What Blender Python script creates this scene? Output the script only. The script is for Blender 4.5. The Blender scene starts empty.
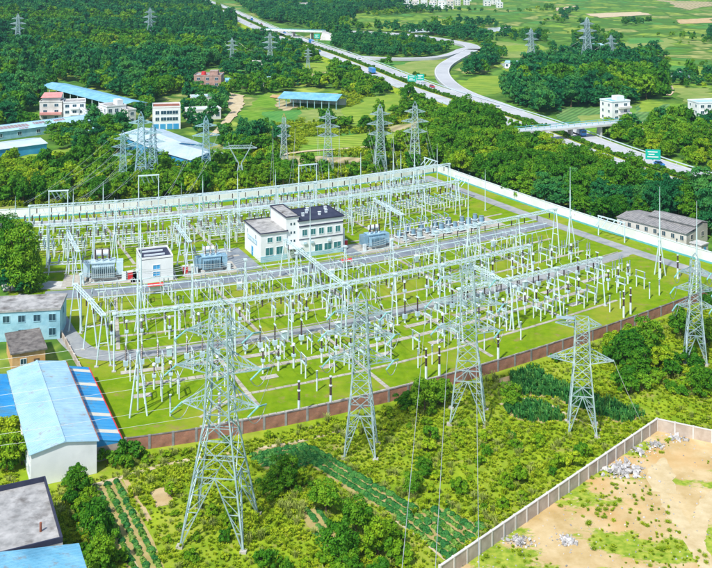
import bpy, math, random
import numpy as np
from mathutils import Vector, Matrix
R = math.radians
random.seed(7); NP = np.random.default_rng(11)
scene = bpy.context.scene
col = scene.collection

# ------------------------------------------------------------------ camera, sky, sun, exposure
F, HC, YH, CX = 980.0, 80.0, -50.0, 356.0            # focal length (px of a 712 wide frame), eye height, horizon row
cam_d = bpy.data.cameras.new("camera"); cam = bpy.data.objects.new("camera", cam_d); col.objects.link(cam)
cam_d.sensor_fit = 'HORIZONTAL'; cam_d.sensor_width = 36.0; cam_d.lens = 36.0 * F / 712.0
cam_d.shift_y = -(284.0 - YH) / 712.0                # rise/fall lens: uprights stay parallel as in the photograph
cam_d.clip_start = 1.0; cam_d.clip_end = 12000.0
cam.location = (0, 0, HC); cam.rotation_euler = (R(90), 0, 0)
scene.camera = cam
SUN_EL, SUN_AZ = R(52), math.atan2(-0.50, -0.86)      # azimuth measured from +Y towards +X
world = bpy.data.worlds.new("World"); scene.world = world; world.use_nodes = True
wn = world.node_tree.nodes; wl = world.node_tree.links
sky = wn.new("ShaderNodeTexSky"); sky.sky_type = 'NISHITA'; sky.sun_disc = False
sky.sun_elevation = SUN_EL; sky.sun_rotation = SUN_AZ; sky.air_density = 1.0; sky.dust_density = 1.0; sky.ozone_density = 1.0
wn["Background"].inputs[1].default_value = 0.15
wl.new(sky.outputs[0], wn["Background"].inputs[0])
sun_d = bpy.data.lights.new("sun", 'SUN'); sun_d.energy = 4.0; sun_d.angle = R(2.5); sun_d.color = (1.0, 0.975, 0.93)
sun = bpy.data.objects.new("sun", sun_d); col.objects.link(sun)
sdir = Vector((math.sin(SUN_AZ) * math.cos(SUN_EL), math.cos(SUN_AZ) * math.cos(SUN_EL), math.sin(SUN_EL)))
sun.rotation_euler = sdir.to_track_quat('Z', 'Y').to_euler(); sun.location = sdir * 300
vs = scene.view_settings; vs.view_transform = 'Standard'; vs.look = 'None'; vs.exposure = 0.30; vs.gamma = 1.0; vs.use_curve_mapping = False
scene.cycles.max_bounces = 6; scene.cycles.diffuse_bounces = 3; scene.cycles.transparent_max_bounces = 6
scene.cycles.volume_bounces = 0

# ------------------------------------------------------------------ coordinates
def G(x, y, h=0.0):
    """map traced from the photograph: picture row/column of a point at height h -> ground position"""
    Y = F * (HC - h) / (y - YH)
    return Vector(((x - CX) / F * Y, Y, h))
CU, SU = 0.892, 0.452
def U(u, v, z=0.0):
    """substation survey grid (u along the brick wall, v away from it) -> world"""
    X = u * CU - v * SU; Y = u * SU + v * CU
    r = math.hypot(X, Y); t = math.atan2(X, Y)
    return Vector((r * t, r, z))
def Uang(u, v):
    a = U(u - 1, v); b = U(u + 1, v)
    return math.atan2(b.y - a.y, b.x - a.x)
def Vang(u, v):
    a = U(u, v - 1); b = U(u, v + 1)
    return math.atan2(b.y - a.y, b.x - a.x) - R(90)
def UR_(u, v, L, rz):
    """front corner on the yard side at (u, v) of a building of front length L -> its other front corner"""
    p = U(u, v); return p - Vector((math.cos(rz), math.sin(rz), 0)) * L
def hill(x, y):
    """wooded hill beyond the village"""
    def s(a, b, t):
        t = min(1, max(0, (t - a) / (b - a))); return t * t * (3 - 2 * t)
    xh = -120 if y < 1005 else -94 - .28 * (y - 1005)      # foot of the hill keeps clear of the highway
    d = s(0, 230, xh - 70 - x); k = s(620, 1000, y) * d; k2 = s(1000, 1500, y) * d
    return 26 * k * (0.75 + 0.25 * math.sin(x / 90.0 + y / 130.0)) + 22 * k2

# ------------------------------------------------------------------ materials
MATS = {}
def mat(name, c1, c2=None, scale=1.0, rough=0.8, detail=6, bump=0.0, rand=0.0, metal=0.0, spec=0.3, c3=None, scale3=0.1, coords='Object', stretch=None, w=(0.35, 0.65), c4=None, scale4=.3, stripes=0.0):
    m = bpy.data.materials.new(name); m.use_nodes = True; MATS[name] = m
    nt = m.node_tree; n = nt.nodes; l = nt.links; b = n["Principled BSDF"]
    b.inputs["Roughness"].default_value = rough; b.inputs["Metallic"].default_value = metal
    b.inputs["Specular IOR Level"].default_value = spec if rough < .86 else .05
    if coords == 'World':
        g = n.new("ShaderNodeNewGeometry"); vec = g.outputs["Position"]
    else:
        t = n.new("ShaderNodeTexCoord"); vec = t.outputs["Object"]
    if stretch:
        mp = n.new("ShaderNodeMapping"); mp.inputs["Scale"].default_value = stretch; l.new(vec, mp.inputs[0]); vec = mp.outputs[0]
    out = None
    def noise(sc, dt):
        x = n.new("ShaderNodeTexNoise"); x.inputs["Scale"].default_value = sc; x.inputs["Detail"].default_value = dt
        x.inputs["Roughness"].default_value = 0.62; l.new(vec, x.inputs["Vector"]); return x
    def ramp(src, a, z):
        r = n.new("ShaderNodeMapRange"); r.inputs[1].default_value = a; r.inputs[2].default_value = z; l.new(src, r.inputs[0]); return r.outputs[0]
    def mix(f, a, z):
        x = n.new("ShaderNodeMix"); x.data_type = 'RGBA'; l.new(f, x.inputs[0])
        for k, s in ((6, a), (7, z)):
            if isinstance(s, tuple): x.inputs[k].default_value = (*s, 1)
            else: l.new(s, x.inputs[k])
        return x.outputs[2]
    if c2 is not None:
        nz = noise(scale, detail); out = mix(ramp(nz.outputs[0], *w), c1, c2)
        if c3 is not None:
            nz3 = noise(scale3, 4); out = mix(ramp(nz3.outputs[0], 0.5, 0.72), out, c3)
    if c4 is not None:
        nz4 = noise(scale4, 8); out = mix(ramp(nz4.outputs[0], 0.57, 0.70), out, c4)
    if stripes:
        wv = n.new("ShaderNodeTexWave"); wv.inputs["Scale"].default_value = stripes; wv.inputs["Distortion"].default_value = 3.0; wv.inputs["Detail"].default_value = 3; wv.inputs["Detail Scale"].default_value = .3
        mp2 = n.new("ShaderNodeMapping"); mp2.inputs["Rotation"].default_value = (0, 0, c1[0] * 9); l.new(vec, mp2.inputs[0]); l.new(mp2.outputs[0], wv.inputs["Vector"])
        hv = n.new("ShaderNodeHueSaturation"); r5 = n.new("ShaderNodeMapRange"); r5.inputs[3].default_value = .68; r5.inputs[4].default_value = 1.12; l.new(wv.outputs["Fac"], r5.inputs[0]); l.new(r5.outputs[0], hv.inputs["Value"]); l.new(out, hv.inputs["Color"]); out = hv.outputs[0]
    if rand > 0:
        oi = n.new("ShaderNodeObjectInfo"); hs = n.new("ShaderNodeHueSaturation")
        r = n.new("ShaderNodeMapRange"); r.inputs[3].default_value = 1 - rand; r.inputs[4].default_value = 1 + rand
        l.new(oi.outputs["Random"], r.inputs[0]); l.new(r.outputs[0], hs.inputs["Value"])
        if out is None: hs.inputs["Color"].default_value = (*c1, 1)
        else: l.new(out, hs.inputs["Color"])
        out = hs.outputs[0]
    if out is None: b.inputs["Base Color"].default_value = (*c1, 1)
    else: l.new(out, b.inputs["Base Color"])
    if bump > 0:
        nb = noise(scale * 3, 8); bp = n.new("ShaderNodeBump"); bp.inputs["Strength"].default_value = bump; bp.inputs["Distance"].default_value = 0.1
        l.new(nb.outputs[0], bp.inputs["Height"]); l.new(bp.outputs[0], b.inputs["Normal"])
    return m

def leafmat(name, dark, mid, light, trans=0.25, rand=0.5):
    """leaf colour varies from leaf spray to leaf spray (tint) and from plant to plant"""
    m = bpy.data.materials.new(name); m.use_nodes = True; MATS[name] = m
    nt = m.node_tree; n = nt.nodes; l = nt.links; n.remove(n["Principled BSDF"])
    at = n.new("ShaderNodeAttribute"); at.attribute_name = "tint"
    oi = n.new("ShaderNodeObjectInfo")
    ma = n.new("ShaderNodeMath"); ma.operation = 'MULTIPLY'; ma.inputs[1].default_value = rand; l.new(oi.outputs["Random"], ma.inputs[0])
    mb = n.new("ShaderNodeMath"); mb.operation = 'MULTIPLY'; mb.inputs[1].default_value = 1 - rand; l.new(at.outputs["Fac"], mb.inputs[0])
    ad = n.new("ShaderNodeMath"); l.new(ma.outputs[0], ad.inputs[0]); l.new(mb.outputs[0], ad.inputs[1])
    cr = n.new("ShaderNodeValToRGB"); e = cr.color_ramp.elements
    e[0].position = 0.1; e[0].color = (*dark, 1); e[1].position = 0.95; e[1].color = (*light, 1)
    k = cr.color_ramp.elements.new(0.5); k.color = (*mid, 1)
    l.new(ad.outputs[0], cr.inputs[0])
    d = n.new("ShaderNodeBsdfPrincipled"); d.inputs["Roughness"].default_value = 0.55; d.inputs["Specular IOR Level"].default_value = 0.12
    tr = n.new("ShaderNodeBsdfTranslucent"); mx = n.new("ShaderNodeMixShader"); mx.inputs[0].default_value = trans
    l.new(cr.outputs[0], d.inputs["Base Color"]); l.new(cr.outputs[0], tr.inputs[0])
    l.new(d.outputs[0], mx.inputs[1]); l.new(tr.outputs[0], mx.inputs[2]); l.new(mx.outputs[0], n["Material Output"].inputs[0])
    return m

mat('earth_green', (0.040, 0.120, 0.020), (0.12, 0.22, 0.030), 0.11, 0.95, 8, 0.4, coords='World')
def valley(m):
    """small farm plots: every plot has its own crop colour, dark overgrown banks between them"""
    n = m.node_tree.nodes; l = m.node_tree.links; b = n["Principled BSDF"]; old = b.inputs["Base Color"].links[0].from_socket
    g = n.new("ShaderNodeNewGeometry"); nz = n.new("ShaderNodeTexNoise"); nz.inputs["Scale"].default_value = 0.025; nz.inputs["Detail"].default_value = 6; l.new(g.outputs["Position"], nz.inputs["Vector"])
    vm = n.new("ShaderNodeVectorMath"); vm.operation = 'MULTIPLY_ADD'; vm.inputs[1].default_value = (34, 34, 0); l.new(nz.outputs["Color"], vm.inputs[0]); l.new(g.outputs["Position"], vm.inputs[2])
    mp = n.new("ShaderNodeMapping"); mp.inputs["Scale"].default_value = (1 / 26, 1 / 38, 0); mp.inputs["Rotation"].default_value = (0, 0, .5); l.new(vm.outputs[0], mp.inputs[0])
    v = n.new("ShaderNodeTexVoronoi"); v.inputs["Scale"].default_value = 1.0; l.new(mp.outputs[0], v.inputs["Vector"])
    sp = n.new("ShaderNodeSeparateColor"); l.new(v.outputs["Color"], sp.inputs[0])
    cr = n.new("ShaderNodeValToRGB"); cr.color_ramp.interpolation = 'CONSTANT'; e = cr.color_ramp.elements
    cols = [(.12, .28, .03), (.24, .40, .04), (.07, .20, .03), (.36, .44, .07), (.16, .33, .05), (.40, .40, .13), (.09, .30, .06), (.29, .42, .05)]
    e[0].position = 0; e[0].color = (*cols[0], 1); e[1].position = .9; e[1].color = (*cols[7], 1)
    for k in range(1, 7): x = e.new(k / 7.6); x.color = (*cols[k], 1)
    l.new(sp.outputs[0], cr.inputs[0])
    v2 = n.new("ShaderNodeTexVoronoi"); v2.feature = 'DISTANCE_TO_EDGE'; v2.inputs["Scale"].default_value = 1.0; l.new(mp.outputs[0], v2.inputs["Vector"])
    mr = n.new("ShaderNodeMapRange"); mr.inputs[1].default_value = .03; mr.inputs[2].default_value = .12; l.new(v2.outputs["Distance"], mr.inputs[0])
    fn = n.new("ShaderNodeTexNoise"); fn.inputs["Scale"].default_value = .12; fn.inputs["Detail"].default_value = 8; l.new(g.outputs["Position"], fn.inputs["Vector"])
    fr = n.new("ShaderNodeMapRange"); fr.inputs[1].default_value = .42; fr.inputs[2].default_value = .62; fr.inputs[3].default_value = .25; l.new(fn.outputs[0], fr.inputs[0])
    mu = n.new("ShaderNodeMath"); mu.operation = 'MULTIPLY'; l.new(mr.outputs[0], mu.inputs[0]); l.new(fr.outputs[0], mu.inputs[1])
    mx = n.new("ShaderNodeMix"); mx.data_type = 'RGBA'; l.new(mu.outputs[0], mx.inputs[0]); l.new(old, mx.inputs[6]); l.new(cr.outputs[0], mx.inputs[7]); l.new(mx.outputs[2], b.inputs["Base Color"])
valley(MATS['earth_green'])
mat('lawn', (0.105, 0.215, 0.004), (0.220, 0.330, 0.008), 0.45, 0.95, 15, 0.7, c3=(0.30, 0.31, 0.035), scale3=0.06, coords='World', w=(0.25, 0.72), c4=(0.27, 0.22, 0.07), scale4=0.35)
mat('rough_grass', (0.155, 0.27, 0.012), (0.32, 0.42, 0.022), 0.30, 0.95, 12, 0.6, c3=(0.36, 0.38, 0.06), scale3=0.06, coords='World', c4=(0.34, 0.28, 0.10), scale4=0.2)
mat('asphalt', (0.24, 0.26, 0.27), (0.36, 0.37, 0.36), 0.35, 0.9, 8, 0.15, coords='World', c3=(0.42, 0.42, 0.39), scale3=0.12)
mat('asphalt_dark', (0.16, 0.19, 0.22), (0.25, 0.28, 0.31), 0.30, 0.9, 8, 0.15, coords='World', c3=(0.31, 0.33, 0.34), scale3=0.1)
mat('concrete', (0.48, 0.48, 0.45), (0.62, 0.61, 0.57), 0.5, 0.9, 8, 0.15, coords='World', c3=(0.38, 0.36, 0.32), scale3=0.15)
mat('concrete_pad', (0.36, 0.34, 0.29), (0.52, 0.49, 0.42), 0.9, 0.9, 8, 0.1, coords='World', c3=(0.30, 0.26, 0.20), scale3=0.2)
mat('highway', (0.40, 0.42, 0.43), (0.52, 0.53, 0.53), 0.06, 0.85, 8, 0.0, coords='World', c3=(0.36, 0.37, 0.38), scale3=0.02)
mat('white_paint', (0.78, 0.79, 0.77), (0.70, 0.71, 0.69), 0.6, 0.6)
mat('yellow_paint', (0.75, 0.52, 0.08))
mat('steel', (0.50, 0.65, 0.68), (0.66, 0.78, 0.80), 0.6, 0.45, rand=0.08, spec=0.5)
mat('steel_pylon', (0.24, 0.37, 0.40), (0.52, 0.64, 0.65), 0.5, 0.35, rand=0.06, spec=0.6, metal=0.25)
mat('steel_teal', (0.22, 0.42, 0.48), (0.38, 0.56, 0.60), 0.35, 0.45, rand=0.1)
mat('steel_orange', (0.60, 0.30, 0.06), (0.50, 0.36, 0.14), 0.4, 0.5)
mat('porcelain_dark', (0.035, 0.020, 0.018), (0.07, 0.035, 0.03), 3.0, 0.25, spec=0.5)
mat('porcelain_grey', (0.10, 0.16, 0.19), (0.30, 0.37, 0.39), 2.0, 0.35, spec=0.5)
mat('glass_teal', (0.14, 0.42, 0.40), (0.32, 0.58, 0.54), 2.0, 0.2, spec=0.6)
mat('equip_white', (0.62, 0.71, 0.73), (0.74, 0.80, 0.81), 1.0, 0.45)
mat('equip_blue', (0.20, 0.36, 0.47), (0.32, 0.50, 0.60), 0.9, 0.45, rand=0.12)
mat('equip_pale', (0.42, 0.58, 0.64), (0.56, 0.70, 0.74), 0.9, 0.45, rand=0.1)
mat('red_paint', (0.50, 0.02, 0.025), (0.62, 0.05, 0.05), 1.0, 0.5)
mat('wire', (0.55, 0.58, 0.57), rough=0.4, metal=0.3)
mat('wall_white', (0.74, 0.76, 0.75), (0.84, 0.85, 0.83), 0.25, 0.8, 8, c3=(0.62, 0.64, 0.62), scale3=0.12, coords='World')
mat('wall_offwhite', (0.62, 0.61, 0.57), (0.76, 0.74, 0.70), 0.3, 0.85, 8, c3=(0.46, 0.44, 0.40), scale3=0.1, coords='World')
mat('wall_cream', (0.58, 0.55, 0.49), (0.70, 0.67, 0.61), 0.4, 0.85, 8, c3=(0.44, 0.40, 0.35), scale3=0.2, coords='World')
mat('wall_lightblue', (0.26, 0.50, 0.60), (0.40, 0.64, 0.72), 0.5, 0.8, 8, c3=(0.20, 0.40, 0.48), scale3=0.3, coords='World')
mat('wall_blue', (0.03, 0.28, 0.55), (0.08, 0.38, 0.65), 0.3, 0.6, coords='World')
mat('wall_pink', (0.60, 0.24, 0.22), (0.68, 0.34, 0.30), 0.4, 0.85, coords='World')
mat('wall_orange', (0.55, 0.30, 0.10), (0.66, 0.42, 0.20), 0.8, 0.85, 8, c3=(0.42, 0.20, 0.08), scale3=0.4, coords='World')
mat('teal_trim', (0.10, 0.38, 0.42), (0.14, 0.46, 0.48), 0.5, 0.7, coords='World')
mat('roof_dark', (0.025, 0.030, 0.060), (0.045, 0.050, 0.085), 0.5, 0.7, coords='World')
mat('roof_grey', (0.26, 0.26, 0.25), (0.48, 0.47, 0.45), 0.55, 0.9, 10, 0.2, c3=(0.14, 0.13, 0.12), scale3=0.35, coords='World')
mat('roof_tar', (0.10, 0.09, 0.085), (0.22, 0.20, 0.18), 0.8, 0.9, 10, 0.2, c3=(0.30, 0.28, 0.25), scale3=0.5, coords='World')
mat('roof_tile_grey', (0.20, 0.20, 0.20), (0.34, 0.33, 0.32), 0.9, 0.9, 8, 0.3, coords='World')
mat('roof_pale', (0.32, 0.53, 0.66), (0.45, 0.65, 0.75), 0.3, 0.5, 10, c3=(0.28, 0.44, 0.54), scale3=0.12, coords='World', c4=(0.36, 0.40, 0.40), scale4=.6)
mat('roof_white', (0.48, 0.60, 0.67), (0.62, 0.71, 0.75), 0.2, 0.6, 8, c3=(0.42, 0.52, 0.57), scale3=0.06, coords='World', c4=(0.46, 0.45, 0.42), scale4=.2)
mat('roof_blue', (0.025, 0.26, 0.55), (0.06, 0.36, 0.66), 0.2, 0.5, 8, coords='World', c3=(0.10, 0.30, 0.45), scale3=.25, c4=(0.16, 0.22, 0.28), scale4=.8)
mat('roof_sky', (0.16, 0.44, 0.60), (0.28, 0.56, 0.70), 0.35, 0.5, 8, c3=(0.13, 0.34, 0.48), scale3=0.2, coords='World', c4=(0.26, 0.34, 0.38), scale4=.9)
mat('roof_rust', (0.22, 0.08, 0.05), (0.34, 0.14, 0.09), 0.6, 0.9, 8, coords='World')
mat('roof_skylight', (0.62, 0.60, 0.50), (0.70, 0.68, 0.60), 0.6, 0.6)
mat('glass_dark', (0.02, 0.05, 0.08), (0.04, 0.10, 0.13), 0.8, 0.12, spec=0.6)
mat('glass_green', (0.02, 0.14, 0.16), (0.05, 0.22, 0.22), 0.8, 0.12, spec=0.6)
mat('dirt', (0.44, 0.31, 0.14), (0.60, 0.47, 0.27), 0.22, 0.95, 12, 0.5, c3=(0.56, 0.34, 0.13), scale3=0.05, coords='World')
mat('dirt_track', (0.50, 0.40, 0.23), (0.62, 0.52, 0.35), 0.4, 0.95, 8, 0.3, coords='World')
mat('rut', (0.52, 0.40, 0.21), (0.64, 0.52, 0.31), 0.5, 0.95, 8, 0.3, coords='World')
mat('soil', (0.34, 0.26, 0.09), (0.48, 0.39, 0.17), 0.6, 0.95, 8, 0.5, coords='World', c3=(0.22, 0.28, 0.04), scale3=0.3)
mat('rubble', (0.34, 0.33, 0.32), (0.58, 0.56, 0.53), 1.0, 0.95, rand=0.4)
mat('fence_concrete', (0.42, 0.34, 0.27), (0.54, 0.46, 0.38), 0.7, 0.9, 8, 0.1, coords='World', c3=(0.34, 0.27, 0.21), scale3=0.3)
mat('fence_post', (0.56, 0.53, 0.49), (0.66, 0.63, 0.58), 0.9, 0.9, coords='World')
mat('bark', (0.10, 0.07, 0.045), (0.18, 0.13, 0.08), 3.0, 0.95)
mat('pond', (0.42, 0.47, 0.42), (0.50, 0.54, 0.48), 0.05, 0.25, spec=0.5, coords='World')
mat('car_white', (0.75, 0.76, 0.77), rough=0.25, spec=0.6)
mat('car_blue', (0.03, 0.22, 0.55), rough=0.25, spec=0.6)
mat('car_red', (0.5, 0.03, 0.03), rough=0.25, spec=0.6)
mat('rubber', (0.02, 0.02, 0.022), rough=0.9)
mat('sign_green', (0.0, 0.36, 0.26), (0.01, 0.42, 0.30), 0.3, 0.5)
FIELD = []
for i, (a, b_, c) in enumerate((
    ((0.11, 0.27, 0.02), (0.22, 0.38, 0.04), (0.28, 0.38, 0.07)),
    ((0.20, 0.33, 0.03), (0.32, 0.42, 0.06), (0.16, 0.30, 0.04)),
    ((0.07, 0.25, 0.05), (0.13, 0.34, 0.07), (0.20, 0.35, 0.06)),
    ((0.22, 0.32, 0.07), (0.33, 0.38, 0.11), (0.16, 0.28, 0.05)),
    ((0.40, 0.33, 0.17), (0.50, 0.42, 0.25), (0.26, 0.32, 0.08)),
    ((0.06, 0.19, 0.05), (0.17, 0.31, 0.09), (0.24, 0.34, 0.11)))):
    FIELD.append(mat('field_%d' % i, a, b_, 0.12, 0.95, 10, 0.4, c3=c, scale3=0.035, coords='World', stripes=(.10, .07, .14, .09, .06, .12)[i]))
leafmat('leaf_mid', (0.022, 0.145, 0.010), (0.085, 0.275, 0.012), (0.270, 0.460, 0.018), trans=.32, rand=.5)
leafmat('leaf_dark', (0.008, 0.120, 0.042), (0.028, 0.200, 0.052), (0.120, 0.350, 0.055), trans=.32, rand=.5)
leafmat('leaf_lime', (0.060, 0.205, 0.006), (0.210, 0.390, 0.010), (0.480, 0.560, 0.020), rand=.5)
leafmat('leaf_weed', (0.140, 0.250, 0.006), (0.300, 0.430, 0.012), (0.520, 0.570, 0.030))
leafmat('leaf_straw', (0.22, 0.29, 0.04), (0.34, 0.41, 0.08), (0.48, 0.50, 0.14))
leafmat('leaf_crop', (0.018, 0.140, 0.034), (0.060, 0.250, 0.050), (0.180, 0.400, 0.070))
leafmat('leaf_cabbage', (0.050, 0.190, 0.020), (0.150, 0.340, 0.040), (0.380, 0.510, 0.130))
def lot_mat():
    """bare lot: grass has taken ragged streaks of it"""
    m = mat('lot', (0.46, 0.32, 0.13), (0.64, 0.50, 0.28), 0.22, 0.95, 12, 0.5, c3=(0.58, 0.34, 0.12), scale3=0.06, coords='World')
    n = m.node_tree.nodes; l = m.node_tree.links; b = n["Principled BSDF"]; old = b.inputs["Base Color"].links[0].from_socket
    g = n.new("ShaderNodeNewGeometry"); mp = n.new("ShaderNodeMapping"); mp.inputs["Rotation"].default_value = (0, 0, -.6); mp.inputs["Scale"].default_value = (.06, .12, 1); l.new(g.outputs["Position"], mp.inputs[0])
    nz = n.new("ShaderNodeTexNoise"); nz.inputs["Scale"].default_value = 1.0; nz.inputs["Detail"].default_value = 12; nz.inputs["Roughness"].default_value = .68; l.new(mp.outputs[0], nz.inputs["Vector"])
    r = n.new("ShaderNodeMapRange"); r.inputs[1].default_value = .505; r.inputs[2].default_value = .54; l.new(nz.outputs[0], r.inputs[0])
    fn = n.new("ShaderNodeTexNoise"); fn.inputs["Scale"].default_value = 1.1; fn.inputs["Detail"].default_value = 8; l.new(g.outputs["Position"], fn.inputs["Vector"])
    cr = n.new("ShaderNodeValToRGB"); cr.color_ramp.elements[0].position = .35; cr.color_ramp.elements[0].color = (.17, .28, .02, 1); cr.color_ramp.elements[1].position = .68; cr.color_ramp.elements[1].color = (.40, .44, .06, 1); l.new(fn.outputs[0], cr.inputs[0])
    mx = n.new("ShaderNodeMix"); mx.data_type = 'RGBA'; l.new(r.outputs[0], mx.inputs[0]); l.new(old, mx.inputs[6]); l.new(cr.outputs[0], mx.inputs[7]); l.new(mx.outputs[2], b.inputs["Base Color"])
lot_mat()

def brickmat(name, c1, c2, mortar):
    m = bpy.data.materials.new(name); m.use_nodes = True; MATS[name] = m
    n = m.node_tree.nodes; l = m.node_tree.links
    t = n.new("ShaderNodeTexCoord"); sp = n.new("ShaderNodeSeparateXYZ"); cb = n.new("ShaderNodeCombineXYZ")
    l.new(t.outputs["Object"], sp.inputs[0]); l.new(sp.outputs[0], cb.inputs[0]); l.new(sp.outputs[2], cb.inputs[1])
    b = n.new("ShaderNodeTexBrick"); b.inputs["Scale"].default_value = 1.0; b.inputs["Brick Width"].default_value = 0.26; b.inputs["Row Height"].default_value = 0.075
    b.inputs["Mortar Size"].default_value = 0.012; b.inputs["Color1"].default_value = (*c1, 1); b.inputs["Color2"].default_value = (*c2, 1); b.inputs["Mortar"].default_value = (*mortar, 1)
    l.new(cb.outputs[0], b.inputs["Vector"])
    nz = n.new("ShaderNodeTexNoise"); nz.inputs["Scale"].default_value = 0.7; nz.inputs["Detail"].default_value = 8; l.new(t.outputs["Object"], nz.inputs["Vector"])
    mr = n.new("ShaderNodeMapRange"); mr.inputs[1].default_value = 0.35; mr.inputs[2].default_value = 0.75; mr.inputs[3].default_value = 1.1; mr.inputs[4].default_value = 0.55
    l.new(nz.outputs[0], mr.inputs[0])
    hs = n.new("ShaderNodeHueSaturation"); l.new(mr.outputs[0], hs.inputs["Value"]); l.new(b.outputs[0], hs.inputs["Color"])
    p = n["Principled BSDF"]; l.new(hs.outputs[0], p.inputs["Base Color"]); p.inputs["Roughness"].default_value = 0.9
    return m
brickmat('brick', (0.46, 0.15, 0.075), (0.34, 0.11, 0.065), (0.36, 0.26, 0.20))
brickmat('brick_pale', (0.46, 0.24, 0.18), (0.40, 0.20, 0.15), (0.45, 0.36, 0.30))

# ------------------------------------------------------------------ mesh helpers
class MB:
    def __init__(s): s.v = []; s.f = []; s.m = []; s.cur = 0
    def quad(s, *p):
        i = len(s.v); s.v += [tuple(q) for q in p]; s.f.append(tuple(range(i, i + len(p)))); s.m.append(s.cur)
    def box(s, x0, y0, z0, x1, y1, z1):
        i = len(s.v)
        s.v += [(x0, y0, z0), (x1, y0, z0), (x1, y1, z0), (x0, y1, z0), (x0, y0, z1), (x1, y0, z1), (x1, y1, z1), (x0, y1, z1)]
        s.f += [tuple(i + k for k in q) for q in ((0, 3, 2, 1), (4, 5, 6, 7), (0, 1, 5, 4), (1, 2, 6, 5), (2, 3, 7, 6), (3, 0, 4, 7))]; s.m += [s.cur] * 6
        return s
    def bar(s, p, q, w, h=None):
        return s.tube(p, q, w * 0.7071, n=4, r2=(h or w) * 0.7071)
    def tube(s, p, q, r, n=8, r2=None, caps=True):
        p = Vector(p); q = Vector(q); d = (q - p)
        if d.length < 1e-6: return s
        d.normalize(); a = Vector((0, 0, 1)) if abs(d.z) < 0.95 else Vector((1, 0, 0))
        x = d.cross(a).normalized(); y = d.cross(x); i = len(s.v); r2 = r if r2 is None else r2
        off = math.pi / n
        for c, rr in ((p, r), (q, r2)):
            for k in range(n):
                t = off + k * 2 * math.pi / n; s.v.append(tuple(c + x * (math.cos(t) * rr) + y * (math.sin(t) * rr)))
        for k in range(n):
            j = (k + 1) % n; s.f.append((i + k, i + n + k, i + n + j, i + j)); s.m.append(s.cur)
        if caps:
            s.f.append(tuple(i + k for k in range(n))); s.f.append(tuple(i + n + k for k in reversed(range(n)))); s.m += [s.cur, s.cur]
        return s
    def lathe(s, prof, cx=0, cy=0, n=8):
        i = len(s.v)
        for (r, z) in prof:
            for k in range(n):
                t = k * 2 * math.pi / n; s.v.append((cx + r * math.cos(t), cy + r * math.sin(t), z))
        for a in range(len(prof) - 1):
            for k in range(n):
                j = (k + 1) % n; s.f.append((i + a * n + k, i + a * n + j, i + a * n + n + j, i + a * n + n + k)); s.m.append(s.cur)
        s.f.append(tuple(i + k for k in reversed(range(n)))); s.f.append(tuple(i + (len(prof) - 1) * n + k for k in range(n))); s.m += [s.cur] * 2
        return s
    def path(s, pts, r, n=4):
        for a, b in zip(pts[:-1], pts[1:]): s.tube(a, b, r, n, caps=False)
        return s
    def mesh(s, name, *mats):
        me = bpy.data.meshes.new(name); me.from_pydata(s.v, [], s.f)
        for m in mats: me.materials.append(MATS[m])
        if len(mats) > 1: me.polygons.foreach_set("material_index", s.m)
        me.update(); return me

def sheds(z0, z1, r, k, cx=0, cy=0, n=8, mb=None):
    """insulator: stacked sheds"""
    mb = mb or MB(); pr = [(r * 0.55, z0)]
    for i in range(k):
        a = z0 + (z1 - z0) * (i + 0.25) / k; b = z0 + (z1 - z0) * (i + 0.7) / k
        pr += [(r, a), (r * 0.6, b)]
    pr.append((r * 0.55, z1)); mb.lathe(pr, cx, cy, n); return mb

def link(name, mesh, parent=None, loc=(0, 0, 0), rz=0.0, scale=None):
    o = bpy.data.objects.new(name, mesh); col.objects.link(o)
    if parent: o.parent = parent
    o.location = loc
    if rz: o.rotation_euler = (0, 0, rz)
    if scale: o.scale = scale if isinstance(scale, tuple) else (scale,) * 3
    return o
def tag(o, label=None, cat=None, group=None, kind=None):
    if label: o["label"] = label
    if cat: o["category"] = cat
    if group: o["group"] = group
    if kind: o["kind"] = kind
    return o
def thing(name, label, cat, loc=(0, 0, 0), rz=0.0, group=None, scale=None):
    return tag(link(name, None, None, loc, rz, scale), label, cat, group)
def spawn(kind, label, loc, rz=0.0, group=None, scale=None):
    """kind = (name, category, [(part, mesh, [(sub, mesh)])])"""
    t = thing(kind[0], label, kind[1], loc, rz, group, scale)
    for p in kind[2]:
        c = link(p[0], p[1], t)
        for q in (p[2] if len(p) > 2 else ()): link(q[0], q[1], c)
    return t
def structure(name, mesh): return tag(link(name, mesh), kind='structure')

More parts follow.
